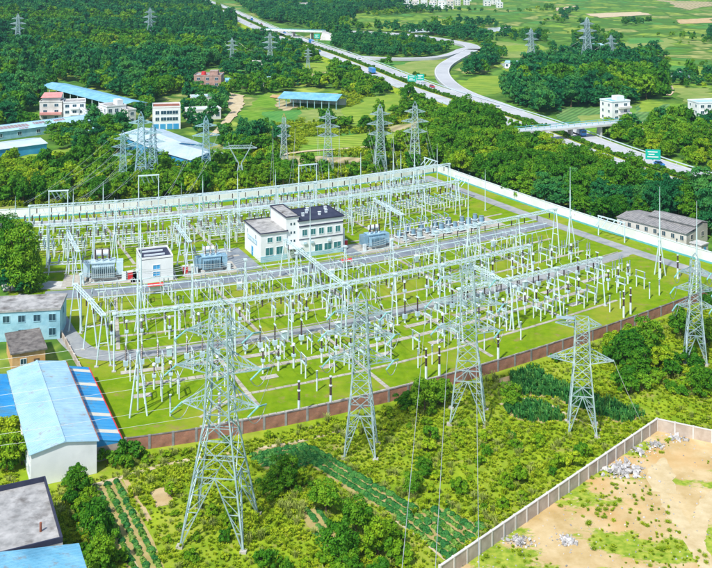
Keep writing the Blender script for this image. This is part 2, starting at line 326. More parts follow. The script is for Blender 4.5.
def sheet(name, pts, m, z=0.0, kind='structure'):
    mb = MB(); mb.quad(*[(p[0], p[1], z) for p in pts]); me = mb.mesh(name, m)
    return tag(link(name, me), kind=kind)
def offset_line(pts, d):
    out = []
    for i, p in enumerate(pts):
        a = pts[max(0, i - 1)]; b = pts[min(len(pts) - 1, i + 1)]
        t = Vector((b[0] - a[0], b[1] - a[1])); t.normalize()
        out.append(Vector((p[0] - t.y * d, p[1] + t.x * d, p[2] if len(p) > 2 else 0)))
    return out
def smooth(pts, k=3):
    pts = [Vector(p) for p in pts]
    for _ in range(k):
        q = [pts[0]]
        for a, b in zip(pts[:-1], pts[1:]): q += [a * 0.75 + b * 0.25, a * 0.25 + b * 0.75]
        q.append(pts[-1]); pts = q
    return pts
def ribbon(name, pts, w, z, m, parent=None, skirt=0.0, label=None):
    a = offset_line(pts, w / 2); b = offset_line(pts, -w / 2); mb = MB()
    for i in range(len(pts) - 1):
        za, zb = (z(pts[i]), z(pts[i + 1])) if callable(z) else (z, z)
        mb.quad((b[i].x, b[i].y, za), (b[i + 1].x, b[i + 1].y, zb), (a[i + 1].x, a[i + 1].y, zb), (a[i].x, a[i].y, za))
        if skirt:
            for s_, (p, q) in ((1, (a[i], a[i + 1])), (-1, (b[i + 1], b[i]))):
                mb.quad((p.x, p.y, za - skirt), (p.x, p.y, za), (q.x, q.y, zb), (q.x, q.y, zb - skirt))
    o = link(name, mb.mesh(name, m), parent)
    if not parent: tag(o, kind='structure')
    return o
def uline(u0, v0, u1, v1, n=24): return [U(u0 + (u1 - u0) * k / n, v0 + (v1 - v0) * k / n) for k in range(n + 1)]
def inpoly(P, poly):
    x, y = P[:, 0], P[:, 1]; r = np.zeros(len(P), bool); n = len(poly)
    for i in range(n):
        x0, y0 = poly[i][0], poly[i][1]; x1, y1 = poly[(i + 1) % n][0], poly[(i + 1) % n][1]
        if y0 == y1: continue
        c = ((y0 > y) != (y1 > y)) & (x < (x1 - x0) * (y - y0) / (y1 - y0) + x0); r ^= c
    return r
EXCL = []                                                # places where nothing grows wild
def near_line(P, pts, d):
    r = np.zeros(len(P), bool)
    for a, b in zip(pts[:-1], pts[1:]):
        a2 = np.array((a[0], a[1])); e = np.array((b[0] - a[0], b[1] - a[1])); L = (e * e).sum() + 1e-9
        t = np.clip(((P - a2) @ e) / L, 0, 1); q = a2 + t[:, None] * e
        r |= ((P - q) ** 2).sum(1) < d * d
    return r
LINES = []
RQ = random.Random(17)
def ragged(w, amt=.05, n=7):
    """outline with an uneven, grown-over edge"""
    out = []
    for p, q in zip(w, w[1:] + w[:1]):
        d = q - p; nn = Vector((-d.y, d.x, 0))
        for k in range(n):
            e = RQ.uniform(-amt, amt) * math.sin(math.pi * min(1, (k + .4) / n)); out.append(p + d * (k / n) + nn * e)
    return out

# ------------------------------------------------------------------ ground
xs = sorted(set([-4500, -3500, -2500, -1800] + list(range(-1400, 301, 35)) + [500, 900, 1500, 2500, 3500, 4500]))
ys = sorted(set([-400, -100, 200, 400] + list(range(560, 2000, 35)) + [2300, 2800, 3600, 5000, 7000]))
mb = MB(); mb.v = [(x, y, hill(x, y)) for y in ys for x in xs]; nx = len(xs)
mb.f = [(j * nx + i, j * nx + i + 1, j * nx + nx + i + 1, j * nx + nx + i) for j in range(len(ys) - 1) for i in range(nx - 1)]; mb.m = [0] * len(mb.f)
gm = mb.mesh("ground", 'earth_green'); gm.polygons.foreach_set("use_smooth", [True] * len(gm.polygons))
structure("ground", gm)

# rough meadow in front of the brick wall
meadow = [G(-60, 430), G(130, 452)] + uline(36, 152, 200, 152, 16) + [G(800, 290), G(800, 640), G(-60, 640)]
sheet("meadow", meadow, 'rough_grass', 0.03)

# fields traced from the photograph: (picture outline, kind of crop)
FIELDS = [
 ([(258, 98), (268, 92), (278, 96), (276, 108), (248, 108)], 0), ([(240, 110), (276, 110), (262, 122), (240, 120)], 0),
 ([(278, 98), (300, 106), (285, 112), (275, 106)], 4), ([(262, 112), (300, 110), (300, 122), (264, 124)], 2),
 ([(300, 110), (356, 108), (350, 120), (305, 124)], 3), ([(340, 108), (400, 104), (392, 116), (352, 122)], 1),
 ([(296, 64), (330, 62), (338, 70), (320, 78), (300, 76)], 1), ([(306, 76), (330, 70), (340, 78), (318, 84)], 4),
 ([(226, 76), (248, 76), (250, 82), (228, 83)], 0), ([(362, 98), (398, 94), (408, 104), (372, 118), (352, 132)], 1),
 ([(300, 138), (380, 132), (410, 134), (380, 146), (320, 150)], 1), ([(384, 128), (424, 120), (430, 126), (400, 134)], 4),
 ([(262, 156), (360, 158), (362, 164), (280, 168)], 4), ([(300, 146), (330, 144), (330, 156), (300, 156)], 0),
 ([(346, 14), (380, 16), (440, 12), (490, 12), (490, 22), (420, 26), (352, 24)], 0),
 ([(362, 22), (430, 26), (400, 32), (366, 30)], 1), ([(490, 40), (545, 48), (540, 58), (500, 58)], 3),
 ([(504, 46), (540, 44), (546, 50), (506, 52)], 1), ([(456, 84), (480, 76), (512, 76), (505, 92), (476, 96), (462, 94)], 1),
 ([(500, 62), (530, 60), (540, 70), (505, 76)], 1), ([(556, 16), (610, 14), (640, 18), (625, 24), (560, 26)], 0),
 ([(560, 0), (712, 0), (712, 10), (640, 14), (560, 10)], 0), ([(640, 24), (712, 22), (712, 34), (655, 36), (625, 30)], 1),
 ([(590, 24), (620, 22), (650, 40), (600, 40)], 1), ([(626, 42), (668, 38), (676, 46), (640, 54), (620, 50)], 3),
 ([(628, 38), (660, 38), (664, 42), (630, 44)], 2), ([(540, 22), (580, 24), (580, 32), (545, 34)], 1),
 ([(545, 52), (562, 52), (565, 62), (540, 66)], 1), ([(670, 66), (690, 66), (690, 78), (670, 80)], 2),
 ([(672, 88), (710, 88), (712, 100), (690, 104)], 3), ([(560, 108), (610, 108), (612, 120), (568, 126), (556, 116)], 5),
 ([(578, 116), (612, 114), (614, 124), (576, 128)], 3), ([(636, 106), (670, 104), (682, 118), (660, 122), (640, 124)], 5),
 ([(640, 104), (664, 104), (655, 112), (638, 112)], 1), ([(670, 104), (684, 104), (686, 118), (664, 121)], 0),
 ([(680, 74), (690, 64), (705, 68), (700, 80)], 1), ([(655, 0), (712, 2), (712, 6), (690, 10)], 4),
 ([(20, 112), (42, 113), (40, 122), (22, 120)], 0), ([(24, 156), (72, 148), (78, 158), (40, 168), (4, 170)], 1),
 ([(106, 156), (130, 154), (130, 168), (108, 168)], 2), ([(80, 154), (110, 152), (108, 160), (84, 162)], 1),
 ([(425, 60), (460, 62), (440, 76), (410, 76), (392, 66)], 3), ([(500, 20), (540, 18), (545, 30), (505, 34)], 1),
 ([(450, 0), (540, 0), (560, 8), (500, 12), (450, 8)], 0), ([(565, 132), (612, 128), (612, 134), (570, 138)], 0)]
EXCL += [ragged([G(*p) for p in f[0]], .07) for f in FIELDS]
EXCL += [[G(*p) for p in pl] for pl in ([(560, 12), (712, 8), (712, 22), (600, 24)], [(650, 46), (712, 44), (712, 60), (672, 62)], [(430, 14), (560, 12), (556, 20), (440, 26)], [(620, 26), (712, 24), (712, 34), (640, 36)], [(545, 34), (575, 34), (570, 48), (548, 46)])]
FIELDS = [f for f in FIELDS if sum(p[1] for p in f[0]) / len(f[0]) > 33 or f[1] > 1]
for i, (pl, k) in enumerate(FIELDS):
    w = ragged([G(*p) for p in pl], .07)
    sheet("field", w, 'field_%d' % k, 0.06 + 0.004 * i); EXCL.append(w)
for pl in ([(672, 72), (690, 70), (691, 78), (670, 78)], [(405, 28), (440, 26), (454, 28), (448, 32), (410, 33)], [(488, 28), (512, 27), (506, 32), (486, 32)], [(500, 64), (524, 62), (528, 68), (506, 69)]):
    w = ragged([G(*p) for p in pl]); sheet("pond", w, 'pond', 0.30); EXCL.append(w)
bare = [([(585, 14), (640, 12), (652, 15), (600, 18)], 'dirt_track'), ([(676, 20), (712, 18), (712, 23), (680, 24)], 'dirt'), ([(225, 92), (244, 96), (243, 108), (232, 120), (228, 104)], 'dirt_track'),
        ([(555, 8), (575, 6), (572, 10), (556, 11)], 'dirt_track'), ([(272, 95), (284, 96), (282, 99), (270, 98)], 'dirt'), ([(326, 94), (338, 94), (338, 97), (328, 98)], 'dirt')]
for i, (pl, m) in enumerate(bare):
    w = ragged([G(*p) for p in pl]); sheet("bare_earth", w, m, 0.34 + 0.01 * i); EXCL.append(w)

# ------------------------------------------------------------------ highway, slip roads
hw = smooth([G(*p) for p in ((150, -22), (195, -1), (225, 11), (264, 30), (300, 44.5), (345, 59.5), (410, 87), (440, 97.5), (480, 110), (538, 129), (613, 159.5), (712, 193), (860, 236), (1100, 290))], 2)
HZ = 1.6
LINES.append((hw, 17.0))
emb = MB()
a = offset_line(hw, 13.2); b = offset_line(hw, -13.2); a2 = offset_line(hw, 17.5); b2 = offset_line(hw, -17.5)
for i in range(len(hw) - 1):
    emb.quad((a[i].x, a[i].y, HZ - .05), (b[i].x, b[i].y, HZ - .05), (b[i + 1].x, b[i + 1].y, HZ - .05), (a[i + 1].x, a[i + 1].y, HZ - .05))
    emb.quad((a2[i].x, a2[i].y, 0), (a[i].x, a[i].y, HZ - .05), (a[i + 1].x, a[i + 1].y, HZ - .05), (a2[i + 1].x, a2[i + 1].y, 0))
    emb.quad((b[i].x, b[i].y, HZ - .05), (b2[i].x, b2[i].y, 0), (b2[i + 1].x, b2[i + 1].y, 0), (b[i + 1].x, b[i + 1].y, HZ - .05))
structure("road_embankment", emb.mesh("road_embankment", 'rough_grass'))
for s in (-1, 1):
    c = offset_line(hw, 7.2 * s)
    road = ribbon("highway", c, 11.2, HZ, 'highway')
    for d, m in ((-5.0, 'white_paint'), (5.0, 'white_paint'), (-1.4, 'white_paint'), (2.3, 'white_paint')):
        ln = offset_line(c, d)
        if abs(d) < 3:
            mk = MB()
            for p, q in zip(ln[:-1], ln[1:]):
                L = (q - p).length; k = 0.0; t = (q - p).normalized(); n_ = Vector((-t.y, t.x, 0)) * 0.12
                while k < L:
                    e = min(L, k + 6); u0 = p + t * k; u1 = p + t * e
                    mk.quad((*(u0 - n_).xy, HZ + .012), (*(u1 - n_).xy, HZ + .012), (*(u1 + n_).xy, HZ + .012), (*(u0 + n_).xy, HZ + .012)); k += 15
            link("lane_marking", mk.mesh("lane_marking", m), road)
        else: ribbon("lane_marking", ln, 0.25, HZ + .012, m, road)
    rail = offset_line(hw, 13.0 * s); mk = MB()
    for p, q in zip(rail[:-1], rail[1:]):
        mk.bar((p.x, p.y, HZ + .75), (q.x, q.y, HZ + .75), 0.3); mk.bar((p.x, p.y, HZ - .3), (p.x, p.y, HZ + .75), 0.15)
    r = link("guard_rail", mk.mesh("guard_rail", 'steel'))
    tag(r, "long steel guard rail on the " + ("far" if s > 0 else "yard") + " side of the highway", "guard rail")
hedge_pts = []
for p, q in zip(hw[:-1], hw[1:]):
    L = (q - p).length
    if p.y > 1500 or p.y < 200: continue
    for k in range(int(L / 1.3)): hedge_pts.append(p + (q - p) * (k / max(1, int(L / 1.3))))

ramps = [
 [(560, 132), (520, 117.5), (500, 108), (472, 99), (452, 89), (441, 77), (443, 68), (456, 60), (472, 52)],
 [(474, 51), (471, 47), (455, 43.5), (425, 38.5), (392, 34.8), (356, 33.2), (330, 32)],
 [(472, 49.5), (462, 51), (455, 55), (440, 59), (420, 60.5), (385, 60.5), (350, 58)]]
for i, rp in enumerate(ramps):
    pts = smooth([G(*p) for p in rp], 3); LINES.append((pts, (11.0, 15.0, 11.0)[i])); LINES.append(([p - Vector((0, 14, 0)) for p in pts], 12.0))
    zz = 1.75 + i * 0.03
    r = ribbon("slip_road", pts, (9.5, 12.0, 7.0)[i], zz, 'highway', skirt=1.7)
    for d in (-1, 1): ribbon("edge_marking", offset_line(pts, d * (4.2, 5.4, 3.0)[i]), 0.25, zz + .012, 'white_paint', r)

def overpass(name, label, p0, p1, h, w, piers, ext0=0, ext1=0):
    p0 = G(*p0, h); p1 = G(*p1, h); d = p1 - p0; L = d.length; rz = math.atan2(d.y, d.x)
    t = thing(name, label, "bridge", (p0.x, p0.y, 0), rz)
    link("deck", MB().box(0, -w / 2, h - .8, L, w / 2, h).mesh("deck", 'concrete'), t)
    link("road_surface", MB().box(0, -w / 2 + .5, h, L, w / 2 - .5, h + .06).mesh("road_surface", 'highway'), t)
    for s in (-1, 1):
        pm = MB().box(0, s * (w / 2 - .2) - .15, h, L, s * (w / 2 - .2) + .15, h + .5).mesh("parapet", 'equip_white'); pp = link("parapet", pm, t)
        rm = MB()
        for k in range(int(L / 3) + 1): rm.bar((k * 3, s * (w / 2 - .2), h + .5), (k * 3, s * (w / 2 - .2), h + 1.2), .14)
        rm.bar((0, s * (w / 2 - .2), h + 1.2), (L, s * (w / 2 - .2), h + 1.2), .18); link("railing", rm.mesh("railing", 'teal_trim'), pp)
    for f_ in piers:
        link("pier", MB().box(L * f_ - .4, -w / 2 + 1.2, 0, L * f_ + .4, w / 2 - 1.2, h - .8).mesh("pier", 'concrete'), t)
    for f_, s in ((0, -1), (1, 1)):
        m = MB(); x = L * f_
        m.quad((x, -w / 2, h - .2), (x, w / 2, h - .2), (x + s * 22, w / 2 + 3, 0), (x + s * 22, -w / 2 - 3, 0))
        m.quad((x, -w / 2, h - .2), (x + s * 22, -w / 2 - 3, 0), (x, -w / 2 - 5, 0)); m.quad((x, w / 2, h - .2), (x, w / 2 + 5, 0), (x + s * 22, w / 2 + 3, 0))
        link("abutment", m.mesh("abutment", 'concrete'), t)
    return p0, p1
q0, q1 = overpass("road_bridge", "pale concrete road bridge over the highway beside the white three-storey house", (516, 131), (622, 122), 6.5, 5.0, (0.24, 0.5, 0.78))
br = smooth([G(x, y) for x, y in ((622, 126.5), (650, 124.5), (690, 124.5), (740, 127))], 2); ribbon("lane", br, 5, 0.8, 'dirt_track', skirt=.8); LINES.append((br, 4.5))
br = smooth([G(x, y) for x, y in ((516, 136), (500, 139), (470, 146))], 2); ribbon("lane", br, 5, 0.4, 'dirt_track', skirt=.4); LINES.append((br, 4))
q0, q1 = overpass("road_bridge", "far grey road bridge crossing the highway in front of the wooded hills", (264, 29.5), (324, 31.5), 7.0, 8.0, (0.2, 0.5, 0.8))
br = smooth([G(x, y) for x, y in ((264, 33.5), (240, 32), (225, 31))], 1); ribbon("lane", br, 6, 0.6, 'dirt_track', skirt=.6); LINES.append((br, 5))
for rp, w, m in (([(238, 96), (238, 108), (230, 118), (222, 128), (214, 136)], 4, 'dirt_track'), ([(232, 158), (262, 160), (300, 152), (340, 150), (400, 145)], 2.2, 'dirt_track'), ([(668, 82), (672, 92), (668, 96)], 3, 'dirt_track')):
    pts = smooth([G(*p) for p in rp], 2); ribbon("dirt_lane", pts, w, 0.42, m); LINES.append((pts, w))

# ------------------------------------------------------------------ substation yard: lawn, roads, trenches, walls
UL, UR, VF, VB = 35.0, 184.5, 152.6, 300.0
mb = MB(); nu, nv = 40, 40
def left_u(v): return 36.0 - 1.2 * (v - 152) / 50 if v < 222 else 26.0
mb.v = [tuple(U(left_u(VF + (VB - VF) * j / nv) + (UR - left_u(VF + (VB - VF) * j / nv)) * i / nu, VF + (VB - VF) * j / nv, 0.07)) for j in range(nv + 1) for i in range(nu + 1)]
mb.f = [(j * (nu + 1) + i, j * (nu + 1) + i + 1, (j + 1) * (nu + 1) + i + 1, (j + 1) * (nu + 1) + i) for j in range(nv) for i in range(nu)]; mb.m = [0] * len(mb.f)
structure("lawn", mb.mesh("lawn", 'lawn'))
yard_poly = uline(20, 150, 187, 150, 16) + uline(187, 150, 187, 303, 12) + uline(187, 303, 0, 303, 16) + uline(0, 303, 20, 150, 12)
EXCL.append(yard_poly)
def yard_strip(name, u0, v0, u1, v1, w, z, m): return ribbon(name, uline(u0, v0, u1, v1), w, z, m)
yard_strip("service_road", 34, 224, 176, 225.5, 5.6, 0.10, 'asphalt_dark')
yard_strip("perimeter_road", 177.6, 156, 177.6, 297, 4.1, 0.106, 'asphalt')
yard_strip("perimeter_road", 20, 282, 176, 291.5, 4.6, 0.104, 'asphalt')
yard_strip("bay_road", 41, 187.6, 176, 190.0, 3.2, 0.102, 'asphalt')
lr = smooth([U(27, 224), U(33.5, 221), U(34.6, 210), U(35, 200), U(37, 190.5), U(42.5, 187.8), U(48, 187.8)], 3)
ribbon("entrance_road", lr, 4.6, 0.108, 'asphalt')
ribbon("apron", [U(86, 229), U(86, 247)], 7.5, 0.109, 'asphalt_dark')
ribbon("apron", [U(118, 229), U(118, 238)], 8, 0.110, 'asphalt_dark')
sheet("forecourt", [U(25, 228), U(40, 228), U(40, 233), U(25, 236)], 'concrete', 0.105)
for (u0, v0, u1, v1) in ((36, 227.4, 172, 228.9), (36, 220.6, 172, 222.1), (44, 189.9, 174, 192.1), (44, 185.4, 174, 187.6)):
    a = uline(u0, v0, u1, v1, 30); mb = MB()
    for p, q in zip(a[:-1], a[1:]): mb.bar((p.x, p.y, .1), (q.x, q.y, .1), .26)
    structure("kerb", mb.mesh("kerb", 'concrete_pad'))
def trench(u0, v0, u1, v1, w=0.9, m='concrete_pad'):
    """cable trench with its row of concrete cover slabs"""
    a = U(u0, v0); b = U(u1, v1); L = (b - a).length; n = max(1, int(L / 1.6))
    rib = uline(u0, v0, u1, v1, n); mbk = MB(); la = offset_line(rib, w / 2); lb = offset_line(rib, -w / 2)
    for i in range(n):
        e = 0.04
        p = [la[i].lerp(la[i + 1], e), la[i].lerp(la[i + 1], 1 - e), lb[i].lerp(lb[i + 1], 1 - e), lb[i].lerp(lb[i + 1], e)]
        z = 0.15 + random.uniform(-.015, .02)
        mbk.quad(*[(q.x, q.y, z) for q in reversed(p)])
        for k in range(4):
            s_, t_ = p[k], p[(k + 1) % 4]; mbk.quad((s_.x, s_.y, .07), (t_.x, t_.y, .07), (t_.x, t_.y, z), (s_.x, s_.y, z))
    structure("cable_trench", mbk.mesh("cable_trench", m))
for t in ((51, 159.5, 60, 165.3, .7), (58, 165.3, 150, 165.8, .7), (44, 174.6, 150, 175.6, 1.3), (44, 197.5, 168, 199, .8), (44, 211, 168, 213, .8), (40, 204, 60, 205.5, .8),
          (62, 160, 62, 186, .8), (86, 155, 86, 187, .8), (110, 158, 110, 187, .8), (134, 160, 134, 187, .8), (74, 191, 74, 220, .8), (99, 191, 99, 220, .8), (124, 191, 124, 220, .8), (148, 191, 148, 221, .8), (44, 191, 50, 220, .8),
          (36, 240, 88, 241, .9), (40, 256, 168, 257.5, .8), (38, 267.5, 168, 269, .8), (120, 240, 172, 242, .8), (60, 242, 60, 280, .8), (84, 250, 84, 280, .8), (130, 245, 130, 285, .8), (155, 245, 155, 288, .8), (50, 156.5, 140, 156.0, .6)): trench(*t)
for i in range(10):
    for dv, L, w in ((180.3, 8.6, 1.5), (170.2, 3.4, 1.6)):
        u0 = 42 + 12.2 * i
        if random.random() < .8: ribbon("equipment_pad", uline(u0, dv, u0 + L, dv + .1, 3), w, 0.125 + .003 * (i % 3), 'concrete_pad')
for u0, u1, v in ((40, 60, 233), (70, 84, 233), (118, 130, 233.5), (131, 166, 236.5), (56.5, 68, 232)):
    ribbon("equipment_pad", uline(u0, v, u1, v, 6), 9.0, 0.118, 'concrete_pad')

# brick wall along the front: every pier and panel a part
def along(u0, v0, u1, v1, step):
    L = math.hypot(u1 - u0, v1 - v0); n = max(1, round(L / step)); return [U(u0 + (u1 - u0) * k / n, v0 + (v1 - v0) * k / n) for k in range(n + 1)]
def panel_wall(name, label, cat, pts, panel, pier, coping, h, mats, dx):
    t = thing(name, label, cat, pts[0])
    o = pts[0]
    for p, q in zip(pts[:-1], pts[1:]):
        d = q - p; L = d.length; rz = math.atan2(d.y, d.x)
        pm = MB().box(dx, -.12, 0, L - dx, .12, h).mesh(panel, mats[0]); link(panel, pm, t, p - o, rz)
        if coping: link(coping, MB().box(dx, -.17, h, L - dx, .17, h + .1).mesh(coping, mats[2]), t, p - o, rz)
    pm = MB().box(-dx, -.2, 0, dx, .2, h + .16).mesh(pier, mats[1])
    for i, p in enumerate(pts):
        d = pts[min(i + 1, len(pts) - 1)] - pts[max(0, i - 1)]
        link(pier, pm, t, p - o, math.atan2(d.y, d.x))
    return t
panel_wall("brick_wall", "red brick boundary wall between the lawn and the meadow", "wall", along(36.2, 152, 178, 152.2, 3.9), "brick_panel", "brick_pier", "coping", 2.1, ('brick', 'roof_tile_grey', 'roof_tar'), .2)
def white_wall(label, pts, h=3.0):
    t = thing("boundary_wall", label, "wall", pts[0]); o = pts[0]
    for p, q in zip(pts[:-1], pts[1:]):
        d = q - p; L = d.length; rz = math.atan2(d.y, d.x)
        link("wall_panel", MB().box(0.02, -.12, .55, L - .02, .12, h).mesh("wall_panel", 'wall_white'), t, p - o, rz)
        link("base_course", MB().box(0, -.17, 0, L, .17, .55).mesh("base_course", 'teal_trim'), t, p - o, rz)
        link("coping", MB().box(0, -.22, h, L, .22, h + .12).mesh("coping", 'equip_white'), t, p - o, rz)
        pm = MB().box(-.08, -.08, h + .12, .08, .08, h + .75).box(-.2, -.12, h + .6, .2, .12, h + .95).mesh("camera_post", 'glass_dark')
        if random.random() < .45: link("fence_sensor", pm, t, p - o, rz)
white_wall("long white rendered wall with teal base behind the back row of gantries", along(0, 286.5, 184.3, 300.0, 7.0))
white_wall("white rendered wall with teal base beside the grey tiled barrack", along(184.5, 299.5, 184.5, 152.5, 7.0))
panel_wall("low_wall", "low grey wall on the lawn edge by the blue warehouse lean-to", "wall", along(36, 152.5, 34.0, 200, 4.0), "wall_panel", "wall_pier", None, 1.1, ('fence_concrete', 'fence_post'), .15)

# ------------------------------------------------------------------ substation equipment
def frame_kind(h, spread=1.35, r=.16):
    lm = [MB().tube((0, s * spread, 0), (0, s * .22, h), r, 8, r2=r * .8).mesh("leg", 'steel') for s in (-1, 1)]
    fm = MB().box(-.4, -spread - .4, 0, .4, -spread + .4, .2).box(-.4, spread - .4, 0, .4, spread + .4, .2).mesh("footing", 'concrete_pad')
    cm = MB().box(-.35, -.5, h - .15, .35, .5, h + .12).mesh("cap_plate", 'steel')
    bm = MB().tube((0, -spread * .55, h * .45), (0, spread * .55, h * .45), .09, 6).mesh("cross_brace", 'steel')
    return ("gantry_column", "column", [("leg", lm[0]), ("leg", lm[1]), ("footing", fm), ("cap_plate", cm), ("cross_brace", bm)])
def lattice_beam(L, w=.6):
    c = MB()
    for y in (-w / 2, w / 2):
        for z in (-w, 0): c.bar((0, y, z), (L, y, z), .11)
    d = MB(); n = int(L / 1.0)
    for i in range(n):
        a, b = L * i / n, L * (i + 1) / n; e = 1 if i % 2 else -1
        for y in (-w / 2, w / 2): d.bar((a, y, -w if e > 0 else 0), (b, y, 0 if e > 0 else -w), .06)
        for z in (-w, 0): d.bar((a, -e * w / 2, z), (b, e * w / 2, z), .05)
    return c.mesh("chord", 'steel'), d.mesh("lacing", 'steel')
BL = 12.2; BEAM = lattice_beam(BL)
ISTR = sheds(-1.5, -.15, .17, 6).mesh("insulator_string", 'porcelain_dark'); ISTR_T = sheds(-1.7, -.15, .2, 6).mesh("insulator_string", 'glass_teal')
def gantry_beam(p, q, h, label, group, strings=3):
    d = q - p; rz = math.atan2(d.y, d.x); L = d.length
    t = thing("gantry_beam", label, "beam", (p.x, p.y, h), rz, group)
    ms = BEAM if abs(L - BL) < .8 else lattice_beam(L)
    sc = (L / BL, 1, 1) if ms is BEAM else None
    link("chord", ms[0], t, scale=sc); link("lacing", ms[1], t, scale=sc)
    for k in range(strings): link("insulator_string", ISTR, t, (L * (k + .5) / strings, 0, -.75))
    return t
A10, A12 = frame_kind(10.6), frame_kind(12.0, 1.5)
ORD = ["first", "second", "third", "fourth", "fifth", "sixth", "seventh", "eighth", "ninth", "tenth", "eleventh", "twelfth", "thirteenth", "fourteenth", "fifteenth", "sixteenth", "seventeenth"]
def gantry_row(us, v0, v1, h, kind, where, skip=0):
    pts = []
    for u in us:
        v = v0 + (v1 - v0) * (u - us[0]) / max(1, us[-1] - us[0]); p = U(u, v); pts.append(p)
        spawn(kind, "white A-frame column, %s from the warehouse end, in %s" % (ORD[len(pts) - 1], where), p, Uang(u, v), "gantry columns in the " + where)
    for k_, (p, q) in enumerate(zip(pts[:-1], pts[1:])):
        if k_ >= skip: gantry_beam(p, q, h + .1, "pale lattice beam, %s from the warehouse end, in %s" % (ORD[k_], where), "lattice beams in the " + where)
    return pts
def steps(a, n, d=12.2): return [a + d * k for k in range(n)]
r_front = gantry_row(steps(109, 4), 168.5, 166.5, 10.6, A10, "gantry row by brick wall")
r_g1 = gantry_row(steps(41.2, 9), 182.5, 184.0, 10.6, A10, "row beside narrow bay road")
r_g2 = gantry_row(steps(38.5, 11), 202, 201.5, 12.0, A12, "tall row between yard roads", 7)
r_b1 = gantry_row(steps(38, 11), 244.8, 248, 10.6, A10, "row behind the transformers")
r_b2 = gantry_row(steps(36, 12), 263.5, 269, 10.6, A10, "row along long white wall")
def cross_gantry(pts, h, label, kind):
    w = [U(*p) for p in pts]
    for i, p in enumerate(pts):
        spawn(kind, label + ", %s column from brick wall" % ORD[i], w[i], Uang(*p) + R(90), label + " columns")
    for i, (p, q) in enumerate(zip(w[:-1], w[1:])): gantry_beam(p, q, h + .1, label + ", %s beam from brick wall" % ORD[i], label + " beams", 2)
cross_gantry([(39.5, 184), (38.6, 192.5), (37.3, 202)], 10.0, "pale gantry crossing the lawn end by the entrance road", frame_kind(10.0))
cross_gantry([(92, 184), (92, 193), (92.5, 202), (93, 214), (93, 222)], 9.0, "pale gantry crossing the bays in front of the control building", frame_kind(9.0))
cross_gantry([(122, 167), (122.5, 176), (122.5, 185)], 9.0, "pale gantry crossing the bays near the striped arresters", frame_kind(9.0))
cross_gantry([(71, 230), (71.5, 238), (72, 246)], 8.5, "pale gantry beside the small white relay house", frame_kind(8.5))
cross_gantry([(43, 229), (43, 238), (43.5, 246)], 8.5, "pale gantry beside the wide pale transformer", frame_kind(8.5))
cross_gantry([(130, 229), (130.5, 238), (131, 247)], 9.0, "pale gantry between transformer and reactor banks", frame_kind(9.0))
# tall line-entry portals
def portal(u, v, w, h, label, along_u=True):
    rz = Uang(u, v) + (0 if along_u else R(90))
    t = thing("line_portal", label, "portal frame", U(u, v), rz)
    for x in (0, w):
        link("pole", MB().tube((x, 0, 0), (x, 0, h), .2, 8, r2=.13).mesh("pole", 'steel'), t)
    link("top_beam", MB().bar((-.2, 0, h), (w + .2, 0, h), .3).mesh("top_beam", 'steel'), t)
    for k in range(4):
        x = w * (k + .5) / 4
        link("insulator_string", MB().tube((x, 0, h - .2), (x + .9, 1.6, h - 2.4), .13, 6).mesh("insulator_string", 'equip_pale'), t)
portal(38.6, 245.8, 4.6, 18.8, "tall square line portal among the equipment by the big round tree")
portal(65, 257.5, 5.3, 18.8, "tall square line portal behind the small white relay house")
portal(118, 271, 5.8, 15.0, "tall square line portal before the long white wall near the control building")
portal(173, 262, 6.5, 6.5, "low square portal at the bend of the perimeter road", False)
portal(170, 276, 7.5, 10.0, "slim portal by the perimeter road corner", False)
portal(181, 197, 9, 5.5, "low portal frame over the perimeter road by the white wall", False)

def mast_kind(h, hleg, spread):
    pr = []
    for k in range(3):
        t = R(90 + 120 * k); pr.append(("leg", MB().tube((spread * math.cos(t), spread * math.sin(t), 0), (.12 * math.cos(t), .12 * math.sin(t), hleg), .17, 8, r2=.13).mesh("leg", 'steel')))
    pr.append(("mast_pole", MB().tube((0, 0, hleg - .3), (0, 0, h * .72), .2, 8, r2=.12).mesh("mast_pole", 'steel')))
    pr.append(("spike", MB().tube((0, 0, h * .72), (0, 0, h), .08, 6, r2=.03).mesh("spike", 'steel')))
    pr.append(("joint_collar", MB().lathe([(.28, hleg - .4), (.34, hleg - .1), (.28, hleg + .2)], n=8).mesh("joint_collar", 'steel')))
    return ("lightning_mast", "mast", pr)
M30, M22, M18 = mast_kind(29, 11, 1.7), mast_kind(22, 9, 1.5), mast_kind(17, 8, 1.2)
for k, u, v, lb in ((M30, 41.2, 163.5, "very tall lightning mast on tripod legs at the lawn end near the warehouse"),
                    (M22, 51, 200, "tripod lightning mast standing between the narrow bay road and relay house"),
                    (M22, 166.3, 202.5, "tripod lightning mast before the white wall and the wood"),
                    (M22, 168.8, 171, "tripod lightning mast in front of the grey tiled barrack"),
                    (M22, 93, 207, "tripod lightning mast on the lawn in front of the control building"),
                    (M22, 136, 206, "tripod lightning mast on the lawn before the reactor banks"),
                    (M18, 55, 243, "slim lightning mast behind the wide pale transformer"),
                    (M18, 76, 254, "slim lightning mast behind the blue transformer by the relay house"),
                    (M22, 150, 270, "tripod lightning mast near the back corner of the white wall"),
                    (M22, 163, 279, "lightning mast at the very corner of the long white wall"),
                    (M22, 165, 155, "short lightning mast at the brick wall by the slender pylon")):
    spawn(k, lb, U(u, v), Uang(u, v))
